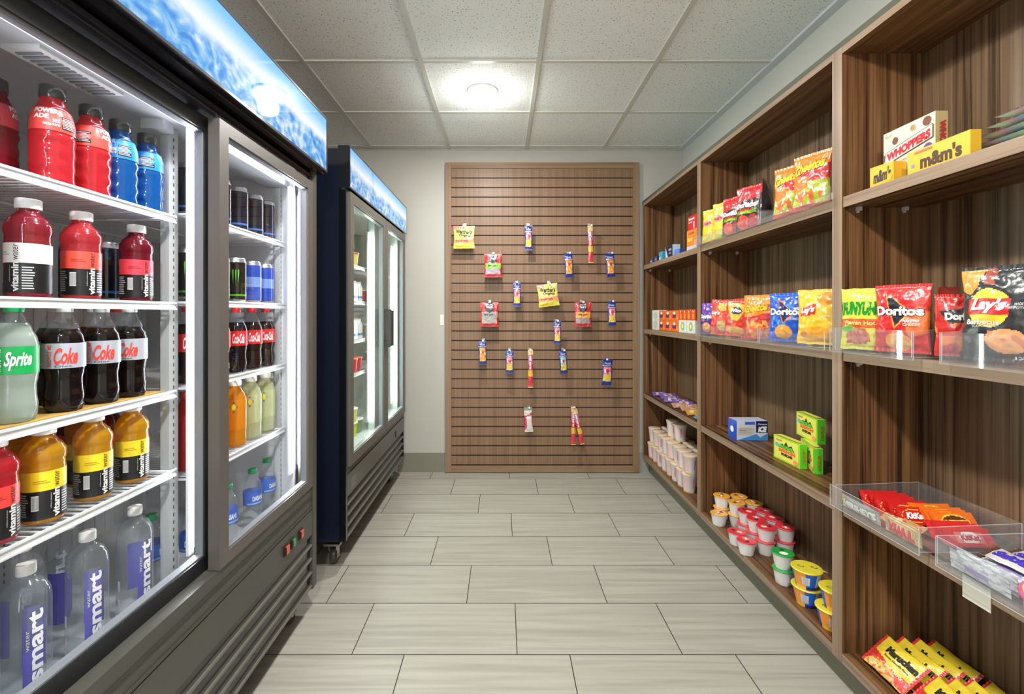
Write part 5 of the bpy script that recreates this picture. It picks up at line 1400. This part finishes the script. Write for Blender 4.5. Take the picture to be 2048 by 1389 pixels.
o = put(m, 'candy_tin', 'round pink and yellow candy tin tilted at the front of the second tray', 'candy tin', (1.115, .958, ZT + .036), 0, 0, -.45, 'round pink and yellow tins')
again(o, 'round pink and yellow candy tin below the tilted one', (1.125, .955, ZT + .0006), .5, 0, 0)
m = MB(); m.box(1.1005, 1.1015, 1.055, 1.120, .580, .6352, (206, 204, 192), 'satin')
put(m, 'price_card', 'blank white card hanging from the front edge of the lower shelf', 'price card', (0, 0, 0))

# ------------------------------------------------------------------ ramen packs on the bottom board, near unit
def ramen():
    return bag_mesh(.150, .110, .019, (226, 200, 50), [('r', 0, 0, .055, 1, (200, 40, 44)), ('r', .945, 0, 1, 1, (200, 40, 44)), ('p', [(0, .02), (1, .02), (1, .34), (.6, .30), (.3, .42), (0, .52)], (206, 44, 40)), ('e', .40, .06, .34, .26, (226, 170, 70)), ('n', 12, .1, (206, 90, 40), .1, 0, .75, .3), ('e', .22, .14, .10, .08, (206, 190, 110))],
                    [('Maruchan', .26, .58, .93, .80, (34, 30, 26), dict(bold=.07)), ('Ramen Noodle Soup', .30, .46, .85, .54, (90, 80, 50), dict(slope=-.02)), ('Beef Flavor', .45, .27, .85, .37, (250, 230, 180), dict(slope=-.1))], 80, 50, 36, ends='lr', crimp=.05, wr=.45)
def ramen_logo(m): pass
src = None
gR = 'noodle soup packs leaning in rows on the bottom board'
pk = []
pn = ['front', 'second from the front', 'third from the front', 'fourth from the front', 'rearmost']
pn = ['front', 'second from the front', 'third from the front', 'rearmost']
for r_, y_, a_ in (('far', 1.405, .02), ('near', 1.246, -.03), ('nearest', 1.086, .02)):
    for k in range(4): pk.append((1.136 + .043 * k, y_ - .007 * k, ZG + .0145, a_, 'red and yellow noodle soup pack, ' + pn[k] + ', ' + r_ + ' row'))
for (x, y, z, rz, l) in pk:
    rx = -.86
    if src is None:
        mm_ = ramen(); 
        src = put(mm_, 'noodle_pack', l, 'noodle pack', (x, y, z), -PI / 2 + rz, rx, 0, gR)
    else: again(src, l, (x, y, z), -PI / 2 + rz, rx, 0, gR)

# ------------------------------------------------------------------ snacks on the slatted panel
YH = 3.60
def wx(px): return (px - 1006) * YH / FX
def wz(py): return CAM_Z - (py - 628) * YH / FX
def hook(px, py, k, what):
    x, z = wx(px), wz(py)
    t = thing('display_hook', 'metal peg hook holding the ' + what, 'display hook', (x, SY, z), 0, 'metal peg hooks on the slatted panel')
    zb = min(gz, key=lambda q: abs(q - z)) - z + .001
    m = MB(); m.box(-.010, .010, .0045, .011, zb - .003, zb + .003, (176, 176, 172), 'metal'); m.box(-.010, .010, -.004, .0036, zb - .016, zb + .016, (196, 196, 190), 'metal'); m.build('mount_plate', t)
    m = MB(); m.tube([(0, -.004, zb), (0, -.05, 0), (0, -.100, -.001), (0, -.112, .006)], .0018, (190, 190, 186), 'metal', 8); m.build('peg', t)
    m = MB(); m.box(-.007, .007, -.114, -.112, -.002, .012, (232, 232, 228), 'satin'); m.build('end_tab', t)
BL = (24, 50, 140)
def p_nut(mid, low, seed):
    return lambda w, h: bag_mesh(w, h, .020, BL, [('r', .12, .14, .88, .40, low), ('r', .12, .40, .88, .70, mid), ('n', 7, .18, (240, 236, 190), .12, .14, .88, .6), ('r', .0, .73, 1, .76, (206, 206, 200)), ('e', .5, .55, .2, .07, (200, 40, 70))], [('Nuts', .2, .80, .8, .88, (200, 210, 240))], seed, 18, 34)
PN = p_nut((226, 130, 150), (236, 200, 60), 90); PO = p_nut((236, 150, 50), (236, 160, 60), 91); PL = p_nut((130, 190, 220), (226, 200, 60), 92)
def candy_w(w, h):
    return bag_mesh(w, h, .028, (226, 206, 96), [('r', 0, 0, 1, .16, (222, 206, 50)), ('p', [(0, .38), (1, .44), (1, .26), (0, .22)], (236, 160, 120)), ('r', 0, .86, .35, 1, (232, 130, 100)), ('n', 5, .2, (190, 206, 140), 0, .4, 1, .9)], [("Werther's", .12, .66, .88, .86, (60, 50, 30), dict(bold=.03, shear=.2, slope=-.06)), ('Original', .25, .50, .85, .64, (60, 70, 40), dict(shear=.2, slope=-.06)), ('SUGAR FREE', .10, .30, .70, .36, (206, 60, 50))], 93, 30, 34)
def jerky(st, low):
    return lambda w, h: bag_mesh(w, h, .022, (196, 34, 46), [('r', .04, .36, .96, .60, st), ('r', .10, .14, .90, .36, low), ('p', [(.28, 1), (.72, 1), (.74, .66), (.5, .56), (.26, .66)], (30, 28, 30)), ('r', 0, 0, 1, .12, (190, 30, 44))], [('JACK', .32, .86, .68, .92, W_), ("LINK'S", .32, .76, .68, .84, W_), ('BEEF JERKY', .2, .44, .8, .52, (60, 40, 30))], 94, 24, 30)
def stick(w, h):
    return bag_mesh(w, h, .010, (200, 34, 50), [('r', 0, .86, 1, 1, (226, 196, 120)), ('r', 0, .62, 1, .86, (190, 110, 150)), ('r', 0, .30, 1, .46, (232, 180, 50)), ('r', 0, 0, 1, .03, (226, 180, 80))], [('SLIM JIM', .25, .48, .75, .84, (240, 230, 230), dict(rot=90, bold=.05))], 95, 10, 44)
def tissue(w, h):
    return bag_mesh(w, h, .018, (216, 214, 200), [('r', 0, .86, 1, 1, (110, 130, 110)), ('p', [(0, .05), (.3, .2), (.3, .6), (1, .70), (1, .84), (.6, .70), (0, .66)], (206, 50, 110)), ('r', .9, .2, 1, .8, (206, 60, 120)), ('e', .5, .58, .35, .04, (250, 250, 245))], [], 96, 18, 30)
WALLP = [(928, 452, 497, 43, candy_w, 'yellow caramel candy bag at the upper corner of the slatted panel', 'caramel candy bag', .0, 0),
 (1057, 451, 501, 15, PN, 'blue nut tube hanging alone in the top row', 'nut tube', 0, 0),
 (1182, 452, 526, 10, stick, 'long thin red and yellow meat stick in the top row', 'meat stick', .0, -.02),
 (986, 508, 555, 36, jerky((130, 190, 50), (170, 150, 170)), 'red jerky bag with a bright green band', 'jerky bag', 0, 0),
 (1139, 507, 555, 17, PO, 'blue nut tube with orange window in the second row, closer to the middle', 'nut tube', .12, -.05),
 (1223, 507, 554, 18, PO, 'blue nut tube with orange window in the second row, closer to the shelving', 'nut tube', .12, -.08),
 (1034, 565, 614, 15, PN, 'blue nut tube beside the centre caramel bag, just below the green-banded jerky', 'nut tube', 0, 0),
 (1099, 568, 613, 42, candy_w, 'yellow caramel candy bag in the centre of the slatted panel', 'caramel candy bag', 0, -.12),
 (979, 605, 654, 37, jerky((150, 150, 150), (170, 160, 150)), 'red and silver jerky bag below the green-banded one', 'jerky bag', 0, 0),
 (1166, 605, 654, 34, jerky((236, 160, 50), (150, 140, 140)), 'red jerky bag with an orange band', 'jerky bag', 0, 0),
 (1225, 603, 652, 17, PN, 'blue nut tube with pink print level with the orange-banded jerky', 'nut tube', .1, -.03),
 (1115, 642, 689, 15, PN, 'blue nut tube with pink print under the centre caramel bag', 'nut tube', 0, 0),
 (966, 682, 730, 16, PO, 'blue nut tube with orange window below the silver jerky bag', 'nut tube', .1, -.04),
 (1019, 701, 748, 16, PN, 'blue nut tube with pink print next to the meat stick', 'nut tube', 0, 0),
 (1061, 700, 776, 10, stick, 'long red meat stick hanging in the middle of the slatted panel', 'meat stick', 0, 0),
 (1128, 701, 748, 15, PL, 'blue nut tube with a light blue window', 'nut tube', .1, -.06),
 (1213, 719, 771, 21, PN, 'wider blue nut tube hanging lowest near the shelving', 'nut tube', .15, .06),
 (1058, 815, 865, 17, tissue, 'pink and white packet hanging near the bottom', 'small packet', 0, -.04),
 (1147, 814, 891, 9, stick, 'straight red meat stick of the lowest pair', 'meat stick', 0, 0)]
for k, (px, ya, yb, wp, fn, label, cat, rz, ry) in enumerate(WALLP):
    sc_ = YH / FX; w = wp * sc_; h = (yb - ya) * sc_
    m = fn(w, h)
    # hang it: top 1 cm below the peg
    put(m, cat.replace(' ', '_'), label, cat, (wx(px), YH + .006, wz(yb)), rz, 0, ry)
    hook(px, ya + 1.0, k, ' '.join(label.split(',')[0].split()[:9]))
m = stick(9 * YH / FX, 72 * YH / FX)
i0 = 0
m.xform(Matrix.Translation((0, 0, 72 * YH / FX)) @ Matrix.Rotation(-.22, 4, 'Y') @ Matrix.Translation((0, 0, -72 * YH / FX)))
put(m, 'meat_stick', 'red meat stick swung out at an angle in the lowest pair', 'meat stick', (wx(1149), YH - .012, wz(890)), 0, 0, 0)

# ------------------------------------------------------------------ small settling shifts so nothing cuts into its neighbour
NUDGE = {'water_bottle.008':(0.0,-14.4,0.0),'chip_bag':(0.0,3.3,0.0),'chip_bag.002':(0.0,-3.3,0.0),'chip_bag.005':(-1.8,0.0,0.0),'candy_box':(1.1,0.0,0.0),'candy_box.002':(-1.1,0.0,0.0),'candy_box.005':(0.0,0.0,3.6),'snack_bar.013':(0.0,8.8,0.0),'snack_bar.014':(0.0,5.5,0.0),'snack_bar.015':(0.0,-14.3,0.0),'wafer_bar.005':(0.0,1.1,0.0),'wafer_bar.006':(0.0,4.4,0.0),'wafer_bar.007':(3.3,8.8,0.0),'wafer_bar.008':(6.6,-3.3,0.0),'peanut_butter_cups.001':(0.0,-6.6,0.0),'peanut_butter_cups.002':(0.0,-3.3,0.0),'chocolate_bar.002':(-9.9,-1.1,0.0),'wrapped_bar.003':(-7.7,3.6,0.0),'wrapped_bar.007':(7.7,0.0,0.0),'candy_tin':(3.6,0.0,0.0)}
for n_, v_ in NUDGE.items():
    o_ = bpy.data.objects.get(n_)
    if o_: o_.location = (o_.location.x + v_[0] / 1000, o_.location.y + v_[1] / 1000, o_.location.z + v_[2] / 1000)
